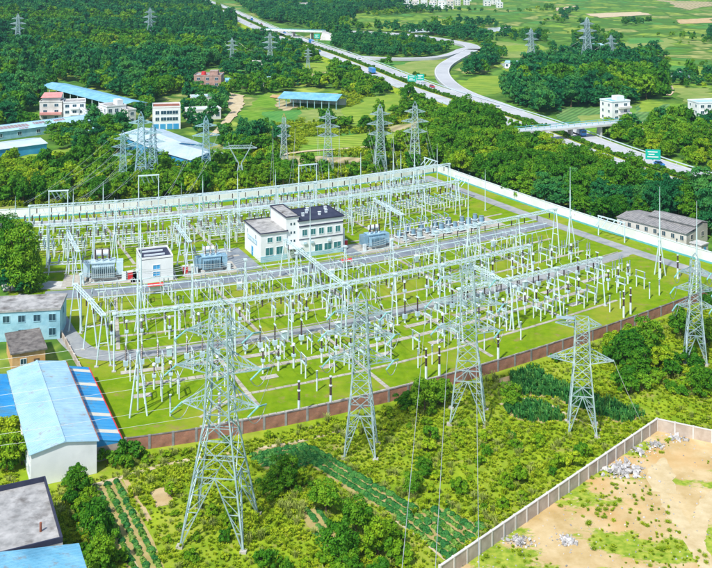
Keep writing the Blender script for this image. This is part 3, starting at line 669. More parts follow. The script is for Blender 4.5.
for i, (u, v, h) in enumerate(((32, 262, 12), (48, 263, 13), (57, 266, 14), (86, 266, 14), (98, 270, 13), (110, 270, 13), (128, 271, 13), (140, 273, 15), (155, 274, 14), (173, 281, 13), (49, 241, 12), (121, 250, 14), (139, 252, 14), (170, 248, 11))):
    t = thing("slim_pole", "slim white pole with pointed tip among the back equipment", "pole", U(u, v), 0, "slim poles at the back of the yard")
    link("pole_shaft", MB().tube((0, 0, 0), (0, 0, h), .17, 8, r2=.1).mesh("pole_shaft", 'steel'), t)
    link("tip", MB().tube((0, 0, h), (0, 0, h + 1.8), .06, 6, r2=.02).mesh("tip", 'steel'), t)
    link("footing", MB().box(-.35, -.35, 0, .35, .35, .22).mesh("footing", 'concrete_pad'), t)

def post(x, y, h, r=.13): return MB().tube((x, y, 0), (x, y, h), r, 8)
K = {}
K['arrester'] = ("surge_arrester", "arrester", [("support_post", post(0, 0, 2.1, .19).mesh("support_post", 'equip_white')),
    ("insulator", sheds(2.1, 3.3, .2, 7).mesh("insulator", 'porcelain_dark')), ("ring", MB().lathe([(.2, 3.3), (.26, 3.4), (.2, 3.55)]).mesh("ring", 'equip_white')),
    ("upper_insulator", sheds(3.55, 4.6, .18, 6).mesh("upper_insulator", 'porcelain_dark')), ("cap", MB().lathe([(.2, 4.6), (.2, 4.72), (.05, 4.8)]).mesh("cap", 'steel'))])
K['breaker'] = ("circuit_breaker", "breaker", [("support_post", post(0, 0, 1.9, .2).mesh("support_post", 'equip_white')),
    ("mechanism_box", MB().box(-.45, -.35, 1.0, .45, .35, 1.95).mesh("mechanism_box", 'equip_pale')),
    ("insulator", sheds(1.95, 5.0, .19, 14).mesh("insulator", 'porcelain_dark')), ("terminal", MB().box(-.12, -.5, 4.95, .12, .5, 5.15).mesh("terminal", 'steel'))])
K['disconnector'] = ("disconnector_switch", "switch", [("post", post(0, -1.1, 2.5).mesh("post", 'equip_white')), ("post", post(0, 1.1, 2.5).mesh("post", 'equip_white')),
    ("crossbeam", MB().box(-.14, -1.5, 2.5, .14, 1.5, 2.72).mesh("crossbeam", 'steel')),
    ("insulator", sheds(2.72, 4.0, .19, 6, 0, -1.2).mesh("insulator", 'porcelain_grey')), ("insulator", sheds(2.72, 4.0, .19, 6, 0, 1.2).mesh("insulator", 'porcelain_grey')),
    ("switch_arm", MB().bar((0, -1.4, 4.08), (0, 1.4, 4.08), .12).mesh("switch_arm", 'steel'))])
K['current'] = ("current_transformer", "current transformer", [("support_post", post(0, 0, 2.3, .2).mesh("support_post", 'equip_white')),
    ("tank", MB().box(-.35, -.35, 2.3, .35, .35, 2.8).mesh("tank", 'equip_pale')), ("insulator", sheds(2.8, 4.3, .19, 9).mesh("insulator", 'porcelain_dark')),
    ("head", MB().lathe([(.2, 4.3), (.34, 4.4), (.34, 4.75), (.12, 4.9)]).mesh("head", 'equip_white'))])
K['postins'] = ("post_insulator", "post insulator", [("support_post", post(0, 0, 2.4, .14).mesh("support_post", 'equip_white')),
    ("insulator", sheds(2.4, 3.7, .17, 6).mesh("insulator", 'porcelain_grey')), ("clamp", MB().box(-.2, -.12, 3.7, .2, .12, 3.82).mesh("clamp", 'steel'))])
K['twin'] = ("twin_insulator_stand", "insulator stand", [("post", post(-.55, 0, 2.0).mesh("post", 'equip_white')), ("post", post(.55, 0, 2.0).mesh("post", 'equip_white')),
    ("crossbeam", MB().box(-.8, -.12, 2.0, .8, .12, 2.18).mesh("crossbeam", 'steel')),
    ("insulator", sheds(2.18, 4.0, .16, 8, -.5, 0).mesh("insulator", 'porcelain_grey')), ("insulator", sheds(2.18, 4.0, .16, 8, .5, 0).mesh("insulator", 'porcelain_grey'))])
b3 = [("post", post(x, y, 2.5).mesh("post", 'equip_white')) for x in (-2.4, 2.4) for y in (-.9, .9)]
b3 += [("crossbeam", MB().box(-3, y - .13, 2.5, 3, y + .13, 2.72).mesh("crossbeam", 'equip_white')) for y in (-.9, .9)]
for x in (-2.2, 0, 2.2):
    for y in (-.9, .9):
        b3.append(("insulator", sheds(2.72, 4.0, .2, 6, x, y).mesh("insulator", 'porcelain_grey' if x else 'porcelain_grey')))
    b3.append(("switch_arm", MB().bar((x, -1.3, 4.05), (x, 1.3, 4.3), .13).mesh("switch_arm", 'steel_teal')))
K['three'] = ("three_phase_switch", "switch", b3)
b4 = [("post", post(x, 0, 2.6, .15).mesh("post", 'equip_white')) for x in (-2, 2)] + [("crossbeam", MB().box(-2.6, -.2, 2.6, 2.6, .2, 2.85).mesh("crossbeam", 'equip_white'))]
for x in (-2, 0, 2): b4 += [("insulator", sheds(2.85, 4.5, .24, 7, x, 0).mesh("insulator", 'porcelain_dark')), ("head", MB().lathe([(.12, 4.5), (.3, 4.6), (.3, 4.85), (.1, 4.95)], x, 0).mesh("head", 'equip_pale'))]
K['threect'] = ("three_phase_transformer_stand", "instrument transformer", b4)
ROWS = {181: "tall black circuit breaker beside narrow bay road", 177: "two-post disconnector just before the breakers", 172: "white-headed current transformer between disconnector rows", 168: "two-post disconnector in the row facing brick wall", 161: "lone grey-topped post on the front lawn",
        193: "white-headed current transformer beyond narrow bay road", 197: "two-post disconnector beyond narrow bay road", 206: "stand with two thin insulators behind tall gantry row", 209: "slim grey-topped post behind tall gantry row", 214: "two-post disconnector before wide service road", 218: "stand with two thin insulators before wide service road"}
def put(k, u, v, row, bay, ph): spawn(K[k], ROWS[row] + ", %s of bay %s from warehouse end" % (ORD[ph], ("one", "two", "three", "four", "five", "six", "seven", "eight", "nine", "ten")[bay]), U(u, v), Uang(u, v), "equipment row: " + ROWS[row])
def putl(k, u, v, label, group): spawn(K[k], label, U(u, v), Uang(u, v), group)
rnd = random.Random(3)
for bay in range(10):
    u0 = 43.2 + 12.2 * bay
    for ph in range(3):
        u = u0 + 3.15 * ph
        if u > 160: continue
        if rnd.random() < .92: put('breaker', u, 181.2 + .25 * bay, 181, bay, ph)
        if rnd.random() < .75: put('disconnector', u, 177.6 + .1 * bay, 177, bay, ph)
        if rnd.random() < .8: put('current', u, 172.2, 172, bay, ph)
        if rnd.random() < .75: put('disconnector', u + .3, 168.2, 168, bay, ph)
        if rnd.random() < .35: put('postins', u, 161.5, 161, bay, ph)
        if rnd.random() < .8: put('current', u, 193.6, 193, bay, ph)
        if rnd.random() < .8: put('disconnector', u, 197.0, 197, bay, ph)
        if rnd.random() < .85: put('twin', u, 206.5, 206, bay, ph)
        if rnd.random() < .85: put('postins', u - .4, 209.5, 209, bay, ph)
        if rnd.random() < .7: put('disconnector', u + .2, 214.5, 214, bay, ph)
        if rnd.random() < .5: put('twin', u, 218.5, 218, bay, ph)
for u, v in ((67.3, 154.5), (73.1, 154), (93.8, 156.3), (96.4, 155.8), (110, 156), (144, 157), (146.5, 157.5), (53, 155), (167.5, 169.5), (170.5, 166.5)):
    spawn(K['arrester'], "tall striped black and white arrester beside the front lawn edge, clear of the bays", U(u, v), Uang(u, v), "arresters along the lawn edge", 1.25)
for bay in range(17):
    u = 38.5 + 7.9 * bay
    for ri, (v, k, pr) in enumerate(((251, 'three', .9), (254.6, 'three', .9), (258.6, 'threect', .9), (261.6, 'three', .8), (272.5, 'three', .85), (276, 'threect', .8), (279.5, 'three', .55))):
        vv = v + 5 * bay / 17
        if 88 < u < 117 and vv < 252: continue
        if u > 165 and vv < 262: continue
        if rnd.random() < pr: putl(k, u + rnd.uniform(-.3, .3), vv, ("white three-phase switch frame" if k == 'three' else "rack of three dark instrument transformers") + ", row %s from white wall, %s from big tree" % (ORD[6 - ri], ORD[bay]), "equipment racks in the crowded back bays")
for q_, u in enumerate((40, 46, 75, 81, 135, 141, 148)):
    putl('three', u, 238.8, "white switch frame right behind the transformers, %s from the big tree" % ORD[q_], "switch frames behind the transformers")
# small low stands near the perimeter road
for u, v in ((161, 196), (164, 197), (161.5, 199.5), (165, 193.5), (163, 176), (160, 178), (164, 180)):
    putl('twin', u, v, "white stand with two thin insulators beside the perimeter road", "insulator stands beside the perimeter road")
# busbars on post insulators and flexible conductors between gantries
def wire(name, pts, r, label, group, cat="cable", m='wire'):
    return tag(link(name, MB().path(pts, r, 5).mesh(name, m)), label, cat, group)
for k, v in enumerate((205.2, 209.6, 213.6)):
    wire("busbar", [Vector((p.x, p.y, 5.6 + .2 * k)) for p in uline(43, v, 164, v, 30)], .11, "long straight busbar pipe above the lawn between the two yard roads", "busbars on the lawn", "busbar", 'steel')
for k, v in enumerate((256.4, 260.3, 270.5)):
    wire("busbar", [Vector((p.x, p.y, 6.0 + .3 * k)) for p in uline(38, v, 164, v + 5, 30)], .11, "long straight busbar pipe above the crowded back bays", "busbars at the back", "busbar", 'steel')
def sag(p, q, s, n=10): return [Vector(p).lerp(Vector(q), i / n) - Vector((0, 0, s * 4 * (i / n) * (1 - i / n))) for i in range(n + 1)]
for bay in range(9):
    for ph in range(3):
        u = 43.5 + 12.2 * bay + 3.6 * ph
        if u < 138: wire("overhead_conductor", sag(U(u, 183, 9.2), U(u - .8, 201.8, 10.5), .9), .05, "thin sagging conductor between the two front gantry rows", "conductors over the bay road")
        if not 88 < u < 118: wire("overhead_conductor", sag(U(u - 3, 246, 9.2), U(u - 3.5, 265.5, 9.2), .9), .05, "thin sagging conductor between the two back gantry rows", "conductors over the back bays")
        if ph != 1: wire("overhead_conductor", sag(U(u - .8, 201.8, 10.5), U(u - .8, 219, 4.4), .4), .04, "thin conductor dropping from the tall gantry row to low stands", "conductors dropping to stands")

for k_ in range(7):
    for w_ in (-1, 0, 1):
        wire("strung_busbar", sag(U(38.5 + 12.2 * k_, 202 + w_ * 1.2, 11.9), U(50.7 + 12.2 * k_, 202 + w_ * 1.2, 11.9), .7), .045, "sagging strung busbar between tall columns over the lawn", "strung busbars over the lawn")
for bay in range(10):
    for ph in range(3):
        u = 43.2 + 12.2 * bay + 3.15 * ph
        if u > 158: continue
        pts = []
        for q in ((u, 166.8, 4.2), (u, 169.6, 4.2), (u, 172.2, 4.9), (u, 176.4, 4.2), (u, 178.8, 4.2), (u, 181.2 + .25 * bay, 5.1), (u, 183.2, 9.2)):
            w_ = U(*q); pts += sag(pts[-1], w_, .25, 4)[1:] if pts else [w_]
        wire("bay_conductor", pts, .035, "thin looping conductor joining the equipment of a front bay", "conductors of the front bays")
        pts = []
        for q in ((u, 183.4, 9.2), (u, 193.6, 4.9), (u, 195.9, 4.1), (u, 198.1, 4.1), (u, 201.8, 10.6)):
            w_ = U(*q); pts += sag(pts[-1], w_, .3, 5)[1:] if pts else [w_]
        wire("bay_conductor", pts, .035, "thin looping conductor over the narrow bay road between gantry rows", "conductors over the narrow bay road")
# power transformers
def transformer(u, v, s, m, label, flip=1):
    t = thing("power_transformer", label, "transformer", U(u, v, .12), Uang(u, v), None, s)
    tk = link("tank", MB().box(-2.2, -1.3, .5, 2.2, 1.3, 3.4).box(-2.35, -1.45, 3.3, 2.35, 1.45, 3.5).mesh("tank", m), t)
    rb = MB()
    for k in range(9): rb.box(-2.1 + k * .52, -1.38, .7, -2.02 + k * .52, -1.3, 3.2)
    link("stiffener", rb.mesh("stiffener", m), tk)
    link("skid", MB().box(-2.6, -1.5, 0, 2.6, -1.0, .5).box(-2.6, 1.0, 0, 2.6, 1.5, .5).mesh("skid", 'concrete'), t)
    for sx in (-1, 1):
        for g in range(2):
            fm = MB()
            for k in range(7): fm.box(sx * 2.45 if sx > 0 else -3.75, -1.3 + g * 1.4 + k * .17, .9, 3.75 if sx > 0 else -2.45, -1.22 + g * 1.4 + k * .17, 3.3)
            fm.tube((sx * 2.3, -.8 + g * 1.4, 3.2), (sx * 3.6, -.8 + g * 1.4, 3.2), .1, 6).tube((sx * 2.3, -.8 + g * 1.4, 1), (sx * 3.6, -.8 + g * 1.4, 1), .1, 6)
            link("radiator", fm.mesh("radiator", m), t)
    fm = MB()
    for k in range(12): fm.box(-2.1 + k * .36, -2.5, .9, -2.02 + k * .36, -1.5, 3.0)
    fm.bar((-2.1, -2, 2.95), (2, -2, 2.95), .16).bar((-2.1, -2, 1), (2, -2, 1), .16); link("radiator", fm.mesh("radiator", m), t)
    link("conservator", MB().tube((-1.6 * flip, 1.2, 4.6), (1.0 * flip, 1.2, 4.6), .62, 12).mesh("conservator", 'equip_white'), t)
    link("conservator_support", MB().bar((-1.2 * flip, 1.2, 3.5), (-1.2 * flip, 1.2, 4.1), .2).bar((.7 * flip, 1.2, 3.5), (.7 * flip, 1.2, 4.1), .2).mesh("conservator_support", 'steel'), t)
    for x in (-1.5, -.2, 1.1):
        tm = MB(); tm.tube((x, -.4, 3.5), (x, -.6, 4.0), .22, 8); b_ = link("bushing", tm.mesh("bushing", 'equip_white'), t)
        link("bushing_insulator", sheds(4.0, 5.9, .22, 8, x, -.6).mesh("bushing_insulator", 'porcelain_dark'), b_)
    for x in (-1.2, 0, 1.2): link("low_bushing", sheds(3.5, 4.3, .15, 4, x, .5).mesh("low_bushing", 'porcelain_dark'), t)
    for x in (-3.9, 3.9): link("control_cabinet", MB().box(x - .4, -2.3, 0, x + .4, -1.7, 1.6).mesh("control_cabinet", 'equip_white'), t)
transformer(50, 233.2, 1.25, 'equip_pale', "wide pale transformer with dark bushings beside the white relay house")
transformer(77.3, 232.6, 1.05, 'equip_blue', "blue finned transformer between relay house and control building")
transformer(123.8, 233.4, 1.05, 'equip_blue', "blue finned transformer beyond the control building, beside the reactor banks", -1)
# reactor / capacitor banks
for i, (u, v) in enumerate([(133.5 + 4.6 * a, 233.6 + 3.4 * b) for a in range(7) for b in range(3)]):
    if i in (2, 18): continue
    lb = "blue drum reactor on low white frame, %s from transformer, %s from service road" % (ORD[i // 3], ORD[i % 3])
    t = thing("shunt_reactor", lb, "reactor", U(u, v, .12), Uang(u, v), "reactors beside the service road", rnd.uniform(.6, .9))
    link("frame", MB().box(-1.5, -1.1, .5, 1.5, 1.1, .68).mesh("frame", 'equip_white'), t)
    for x, y in ((-1.3, -.9), (1.3, -.9), (-1.3, .9), (1.3, .9)): link("leg", MB().box(x - .08, y - .08, 0, x + .08, y + .08, .5).mesh("leg", 'equip_white'), t)
    pr = [(.7, .68)] + [(r_, .8 + .28 * k + d) for k in range(6) for r_, d in ((.85, 0), (.85, .16), (.7, .2))]
    link("coil", MB().lathe(pr, 0, 0, 10).mesh("coil", 'equip_blue' if (i * 7) % 3 else 'equip_pale'), t)
    link("lid", MB().lathe([(.9, 2.5), (.9, 2.66), (.2, 2.8)], 0, 0, 10).mesh("lid", 'porcelain_grey'), t)
    for x in (-1.2, 1.2): link("insulator", sheds(.68, 1.9, .14, 5, x, 0).mesh("insulator", 'porcelain_dark'), t)
# fire points, kiosks, notice boards
for u, v, lb in ((56.2, 231, "red fire extinguisher cabinet against the relay house wall"), (70.3, 231.5, "red fire extinguisher cabinet between relay house and blue transformer"), (116.5, 236.5, "red fire extinguisher cabinet at the end of the control building")):
    t = thing("fire_cabinet", lb, "fire cabinet", U(u, v, .1), Uang(u, v))
    link("cabinet_body", MB().box(-.6, -.4, 0, .6, .4, 1.9).mesh("cabinet_body", 'red_paint'), t); link("door", MB().box(-.5, -.44, .15, .5, -.402, 1.75).mesh("door", 'red_paint'), t)
    link("cabinet_roof", MB().box(-.68, -.5, 1.9, .68, .5, 2.0).mesh("cabinet_roof", 'equip_white'), t)
for u, v, w, lb in ((59.5, 219.3, 3.2, "red roofed notice board on white posts before the relay house"), (108.5, 219.6, 2.4, "red roofed notice board on white posts before the control building")):
    t = thing("notice_board", lb, "notice board", U(u, v, .07), Uang(u, v))
    for x in (-w / 2 + .2, w / 2 - .2): link("post", post(x, 0, 2.4, .09).mesh("post", 'equip_white'), t)
    link("board", MB().box(-w / 2, -.06, 1.2, w / 2, .06, 2.2).mesh("board", 'equip_white'), t)
    m_ = MB(); m_.quad((-w / 2 - .3, -.9, 2.3), (w / 2 + .3, -.9, 2.3), (w / 2 + .3, 0, 2.8), (-w / 2 - .3, 0, 2.8)); m_.quad((w / 2 + .3, .9, 2.3), (-w / 2 - .3, .9, 2.3), (-w / 2 - .3, 0, 2.8), (w / 2 + .3, 0, 2.8))
    link("roof", m_.mesh("roof", 'red_paint'), t)
for i, (u, v) in enumerate([(53 + 12.2 * k, 185.3) for k in range(8)] + [(55 + 24 * k, 216.5) for k in range(5)]):
    t = thing("marshalling_kiosk", "small pale steel control kiosk standing in the front bays", "kiosk", U(u, v, .07), Uang(u, v), "control kiosks in the front bays")
    link("cabinet", MB().box(-.5, -.35, .2, .5, .35, 1.7).mesh("cabinet", 'equip_pale'), t); link("plinth", MB().box(-.6, -.45, 0, .6, .45, .2).mesh("plinth", 'concrete_pad'), t)
    link("kiosk_roof", MB().box(-.6, -.45, 1.7, .6, .45, 1.8).mesh("kiosk_roof", 'equip_white'), t)

# ------------------------------------------------------------------ buildings
WC = {}
def window(t, face, L, W, a, z, w, h, glass='glass_dark', frame='equip_white'):
    """a: position along the face of the window's middle; face S (front), E, W, N"""
    key = (round(w, 2), round(h, 2), glass, frame)
    if key not in WC:
        e = .09; fm = MB().box(-w / 2 - e, -.09, 0, -w / 2, 0, h).box(w / 2, -.09, 0, w / 2 + e, 0, h).box(-w / 2 - e, -.12, -e, w / 2 + e, 0, 0).box(-w / 2 - e, -.09, h, w / 2 + e, 0, h + e)
        fm.box(-.03, -.07, 0, .03, 0, h)
        WC[key] = (fm.mesh("window", frame), MB().box(-w / 2, -.035, 0, w / 2, 0, h).mesh("pane", glass))
    loc, rz = {'S': ((a, 0, z), 0), 'E': ((L, a, z), R(90)), 'W': ((0, W - a, z), R(-90)), 'N': ((L - a, W, z), R(180))}[face]
    f = link("window", WC[key][0], t, loc, rz); link("pane", WC[key][1], f)
def winrow(t, face, L, W, n, z, w, h, glass='glass_dark', frame='equip_white', a0=None, a1=None):
    span = L if face in 'SN' else W; a0 = 0 if a0 is None else a0; a1 = span if a1 is None else a1
    for k in range(n): window(t, face, L, W, a0 + (a1 - a0) * (k + .5) / n, z, w, h, glass, frame)
def door(t, face, L, W, a, w, h, m='wall_blue'):
    loc, rz = {'S': ((a, 0, 0), 0), 'E': ((L, a, 0), R(90)), 'W': ((0, W - a, 0), R(-90)), 'N': ((L - a, W, 0), R(180))}[face]
    d = link("door", MB().box(-w / 2, -.06, 0, w / 2, 0, h).mesh("door", m), t, loc, rz)
    link("handle", MB().box(w / 2 - .2, -.14, 1.0, w / 2 - .12, -.06, 1.2).mesh("handle", 'steel'), d)
def walls(t, x0, y0, x1, y1, z0, z1, m, name="wall"): return link(name, MB().box(x0, y0, z0, x1, y1, z1).mesh(name, m), t)
def flat_roof(t, x0, y0, x1, y1, z, m, par=.5, pm='wall_white', eave=0.0):
    r = link("roof", MB().box(x0 - eave, y0 - eave, z, x1 + eave, y1 + eave, z + .15).mesh("roof", m), t)
    if par:
        b = MB(); e = .2; z0, z1 = z + .15, z + .15 + par; x0 -= eave; x1 += eave; y0 -= eave; y1 += eave
        b.box(x0, y0, z0, x1, y0 + e, z1).box(x0, y1 - e, z0, x1, y1, z1).box(x0, y0 + e, z0, x0 + e, y1 - e, z1).box(x1 - e, y0 + e, z0, x1, y1 - e, z1)
        link("parapet", b.mesh("parapet", pm), r)
    return r
def gable_roof(t, x0, y0, x1, y1, z, rise, m, along='y', eave=.35, sheet_w=1.0, wallm=None):
    """two slopes of separate roof sheets with standing ribs; ridge along the given axis"""
    th = .07
    def slope(P):  # P(s, k): s along ridge (m), k 0 eave .. 1 ridge
        pass
    Ls = (y1 - y0 if along == 'y' else x1 - x0) + 2 * eave; base = (y0 if along == 'y' else x0) - eave
    half = ((x1 - x0) if along == 'y' else (y1 - y0)) / 2; mid = ((x0 + x1) if along == 'y' else (y0 + y1)) / 2
    n = max(2, round(Ls / sheet_w)) if Ls / sheet_w < 60 else 60
    r = link("roof", MB().bar(*([(mid, base, z + rise + .08), (mid, base + Ls, z + rise + .08)] if along == 'y' else [(base, mid, z + rise + .08), (base + Ls, mid, z + rise + .08)]), .3).mesh("ridge_cap", m), t)
    for s in (-1, 1):
        e = half + eave; ze = z - rise * eave / half
        sm = MB(); w = Ls / n
        def V(a, k, up):
            o = mid + s * e * (1 - k); zz = ze + (z + rise - ze) * k + up
            return (o, a, zz) if along == 'y' else (a, o, zz)
        g = w * .04
        for up, rev in ((th, False), (0, True)):
            q = [V(g, 0, up), V(w - g, 0, up), V(w - g, 1, up), V(g, 1, up)]
            sm.quad(*(q if (s > 0) ^ rev ^ (along != 'y') else q[::-1]))
        for a in (g, w * .34, w * .67, w - g): sm.bar(V(a, 0, th), V(a, 1, th), .12)
        sm.quad(V(g, 0, 0), V(w - g, 0, 0), V(w - g, 0, th), V(g, 0, th))
        me = sm.mesh("roof_sheet", m)
        for i in range(n): link("roof_sheet", me, r, (0, base + i * w, 0) if along == 'y' else (base + i * w, 0, 0))
    if wallm:
        for c in ((y0 + .003, y1 - .003) if along == 'y' else (x0 + .003, x1 - .003)):
            gm_ = MB()
            if along == 'y': gm_.quad((x0, c, z), (x1, c, z), (mid, c, z + rise))
            else: gm_.quad((c, y0, z), (c, y1, z), (c, mid, z + rise))
            link("gable", gm_.mesh("gable", wallm), t)
    return r
def foot(t_loc, rz, L, W, pad=1.5):
    c, s = math.cos(rz), math.sin(rz)
    EXCL.append([(t_loc[0] + x * c - y * s, t_loc[1] + x * s + y * c) for x, y in ((-pad, -pad), (L + pad, -pad), (L + pad, W + pad), (-pad, W + pad))])
def bld(name, label, cat, loc, rz, L, W, group=None, pad=1.5):
    foot(loc, rz, L, W, pad); return thing(name, label, cat, (loc[0], loc[1], 0.05), rz, group)
def span(p, q):
    a, b = G(*p), G(*q); d = b - a; return a, math.atan2(d.y, d.x), d.length

# control building
a = Uang(102, 233)
t = bld("control_building", "white two-storey control building with stair tower and dark roof in the yard", "building", U(91, 233.2), a, 23, 14)
walls(t, 0, 0, 7, 13.5, 0, 7.2, 'wall_white'); walls(t, 7, .3, 10.4, 12.5, 0, 10.6, 'wall_white'); walls(t, 10.4, 0, 22.8, 11, 0, 9.4, 'wall_white')
flat_roof(t, 0, 0, 7, 13.5, 7.2, 'roof_grey', .25, 'roof_dark', .3); flat_roof(t, 7, .3, 10.4, 12.5, 10.6, 'roof_grey', .25, 'roof_dark', .25)
r = flat_roof(t, 10.4, 0, 22.8, 11, 9.4, 'roof_dark', .2, 'roof_dark', .35)
for x, y in ((13, 4), (15, 6.5), (17.5, 3.5), (20, 5), (21, 8), (16, 8.5)): link("roof_vent", MB().box(x - .3, y - .3, 9.55, x + .3, y + .3, 10.3).box(x - .4, y - .4, 10.3, x + .4, y + .4, 10.4).mesh("roof_vent", 'equip_white'), r)
link("skylight", MB().box(7.8, 3, 10.75, 9.6, 6, 10.95).box(7.8, 7, 10.75, 9.6, 10, 10.95).mesh("skylight", 'roof_grey'), t)
link("plinth", MB().box(-.1, -.12, 0, 7, 0, 1.5).box(10.4, -.1, 0, 22.9, 0, 1.2).mesh("plinth", 'wall_lightblue'), t)
winrow(t, 'S', 0, 0, 2, 5.0, 1.3, 1.2, 'glass_green', a0=1.2, a1=6); winrow(t, 'S', 0, 0, 2, 1.7, 2.0, 1.9, 'glass_green', a0=.8, a1=6.6)
for z in (2.0, 4.2, 6.4, 8.6):
    for x in (8.3, 9.2): link("window", MB().box(x - .2, .24, z, x + .2, .3, z + .6).mesh("window", 'glass_dark'), t)
winrow(t, 'S', 0, 0, 5, 5.6, 1.3, 1.5, 'glass_green', a0=10.8, a1=22.5); winrow(t, 'S', 0, 0, 3, 1.0, 2.0, 1.9, 'glass_green', a0=14.5, a1=22.5)
link("string_course", MB().box(10.3, -.18, 7.9, 22.9, 0, 8.2).box(10.3, -.14, 4.6, 22.9, 0, 4.75).mesh("string_course", 'roof_dark'), t)
for y in (2.6, 9.5): window(t, 'W', 7, 13.5, y, 5.0, .7, 1.1)
door(t, 'W', 7, 13.5, 6.5, 1.3, 2.4, 'wall_blue')
link("name_panel", MB().box(-.12, 3.2, 3.6, 0, 10.6, 4.7).mesh("name_panel", 'equip_blue'), t)
m_ = MB()
for k in range(6): m_.box(-.16, 3.7 + k * 1.15, 3.8, -.12, 4.5 + k * 1.15, 4.5)
link("lettering", m_.mesh("lettering", 'equip_white'), t)
link("canopy", MB().box(6.6, -2.4, 3.2, 10.8, .3, 3.45).box(6.8, -2.3, 0, 7.0, -2.1, 3.2).box(10.4, -2.3, 0, 10.6, -2.1, 3.2).mesh("canopy", 'equip_white'), t)
for k, x in enumerate((12, 14, 18.8)): link("air_conditioner", MB().box(x - .4, -.45, 3.4, x + .4, 0, 4.0).mesh("air_conditioner", 'equip_pale'), t)
link("service_step", MB().box(22.8, 2, 0, 24.2, 9, 5.5).mesh("annex", 'wall_white'), t)

t = bld("relay_house", "small white flat-roofed relay house with blue door between two transformers", "building", U(58.0, 227.2), (Uang(61, 229) + Vang(61, 229)) / 2, 7.6, 8.5)
walls(t, 0, 0, 7.6, 8.5, 0, 5.6, 'wall_white'); r = flat_roof(t, 0, 0, 7.6, 8.5, 5.6, 'roof_dark', .45, 'wall_white')
link("roof_beam", MB().box(1, 2.5, 5.75, 6, 2.8, 6.1).box(1, 5.5, 5.75, 6, 5.8, 6.1).mesh("roof_beam", 'equip_white'), r)
window(t, 'S', 7, 8.5, 3.6, 3.2, 1.6, 1.0, 'wall_blue'); window(t, 'S', 7, 8.5, 3.6, 1.6, 1.6, 1.0, 'wall_blue'); door(t, 'E', 7.6, 8.5, 3, 1.2, 2.2); window(t, 'W', 7, 8.5, 4, 3.4, 1.0, 1.0)

# blue washed house, shed, warehouse, lean-to (left of the yard)
a = Uang(26, 198)
t = bld("blue_house", "pale blue two-storey house with weathered grey flat roof beside the entrance road", "house", U(8, 198), a, 24.3, 8.4)
walls(t, 0, 0, 24.3, 8.4, 0, 6, 'wall_lightblue'); r = flat_roof(t, 0, 0, 24.3, 8.4, 6, 'roof_grey', .3, 'roof_grey', .2)
winrow(t, 'S', 24.3, 8.4, 8, 3.9, 1.3, 1.3, 'glass_dark', 'wall_lightblue'); winrow(t, 'S', 0, 0, 3, .9, 1.3, 1.4, 'glass_dark', 'wall_lightblue', a0=15.2, a1=24.3); window(t, 'E', 24.3, 8.4, 4, 3.9, 1.2, 1.3, 'glass_dark', 'wall_lightblue')
t = bld("brick_shed", "small shed with dark tarred flat roof and orange walls before the blue house", "shed", UR_(28.4, 185.4, 6, Vang(25, 190)), Vang(25, 190), 6, 10.5)
walls(t, 0, 0, 6, 10.5, 0, 3.6, 'wall_orange'); flat_roof(t, 0, 0, 6, 10.5, 3.6, 'roof_tar', .12, 'roof_tar', .35)
window(t, 'S', 6, 10.5, 2, 1.4, 1.0, 1.0); door(t, 'S', 6, 10.5, 4.4, 1.0, 2.1, 'bark')
a = Uang(26, 150)
t = bld("warehouse", "long white warehouse with pale blue metal roof beside the lawn", "warehouse", UR_(30.4, 146.6, 9.6, Vang(28, 160)), Vang(28, 160), 9.6, 31.5)
walls(t, 0, 0, 9.6, 31.5, 0, 5.0, 'wall_white'); gable_roof(t, 0, 0, 9.6, 31.5, 5.0, .9, 'roof_pale', 'y', .3, 1.05, 'wall_white')
winrow(t, 'W', 9.6, 31.5, 9, 1.2, 1.3, 1.5, 'glass_dark'); winrow(t, 'W', 9.6, 31.5, 9, 3.4, 1.3, .9, 'glass_dark')
link("gutter", MB().bar((9.95, 0, 4.95), (9.95, 31.5, 4.95), .2).mesh("gutter", 'roof_rust'), t)
t = bld("lean_to", "bright blue metal lean-to roof with pale skylight sheets along the warehouse", "lean-to", UR_(35.4, 150.5, 4.6, Vang(33, 163)), Vang(33, 163), 4.6, 30)
walls(t, .1, .1, 4.4, 29.9, 0, 2.3, 'fence_concrete'); n = 24
m1 = MB(); m1.quad((0, .03, 3.7), (4.6, .03, 2.5), (4.6, 30 / n - .03, 2.5), (0, 30 / n - .03, 3.7)); m1.quad((4.6, .03, 2.5), (0, .03, 3.7), (0, .03, 3.6), (4.6, .03, 2.4)); m1.bar((0, 30 / n, 3.7), (4.6, 30 / n, 2.5), .1)
ma, mbb = m1.mesh("roof_sheet", 'roof_blue'), m1.mesh("roof_sheet", 'roof_skylight')
for k in range(n): link("roof_sheet", mbb if k % 5 == 2 else ma, t, (0, k * 30 / n, 0))
link("red_gutter", MB().bar((4.68, 0, 2.5), (4.68, 30, 2.5), .16).mesh("red_gutter", 'red_paint'), t)
m_ = MB(); m_.quad((0, .1, 2.3), (4.4, .1, 2.3), (4.4, .1, 2.55), (0, .1, 3.6)); link("gable", m_.mesh("gable", 'roof_blue'), t)
t = bld("blue_shed", "bright blue roofed shed with grey wall left of the long warehouse", "shed", UR_(19.5, 158.5, 11, Vang(18, 165)), Vang(18, 165), 11, 18)
walls(t, 0, 0, 11, 18, 0, 3.6, 'wall_offwhite'); gable_roof(t, 0, 0, 11, 18, 3.6, .8, 'roof_blue', 'y', .3, 1.2, 'wall_offwhite'); winrow(t, 'S', 11, 18, 3, 1.2, 1.5, 1.2)
t = bld("flat_roofed_house", "grey flat-roofed building with black parapet and rubble-stained roof beyond the blue corrugated shed", "building", UR_(20.8, 121.3, 24.8, Vang(20, 128)), Vang(20, 128), 24.8, 15.8)
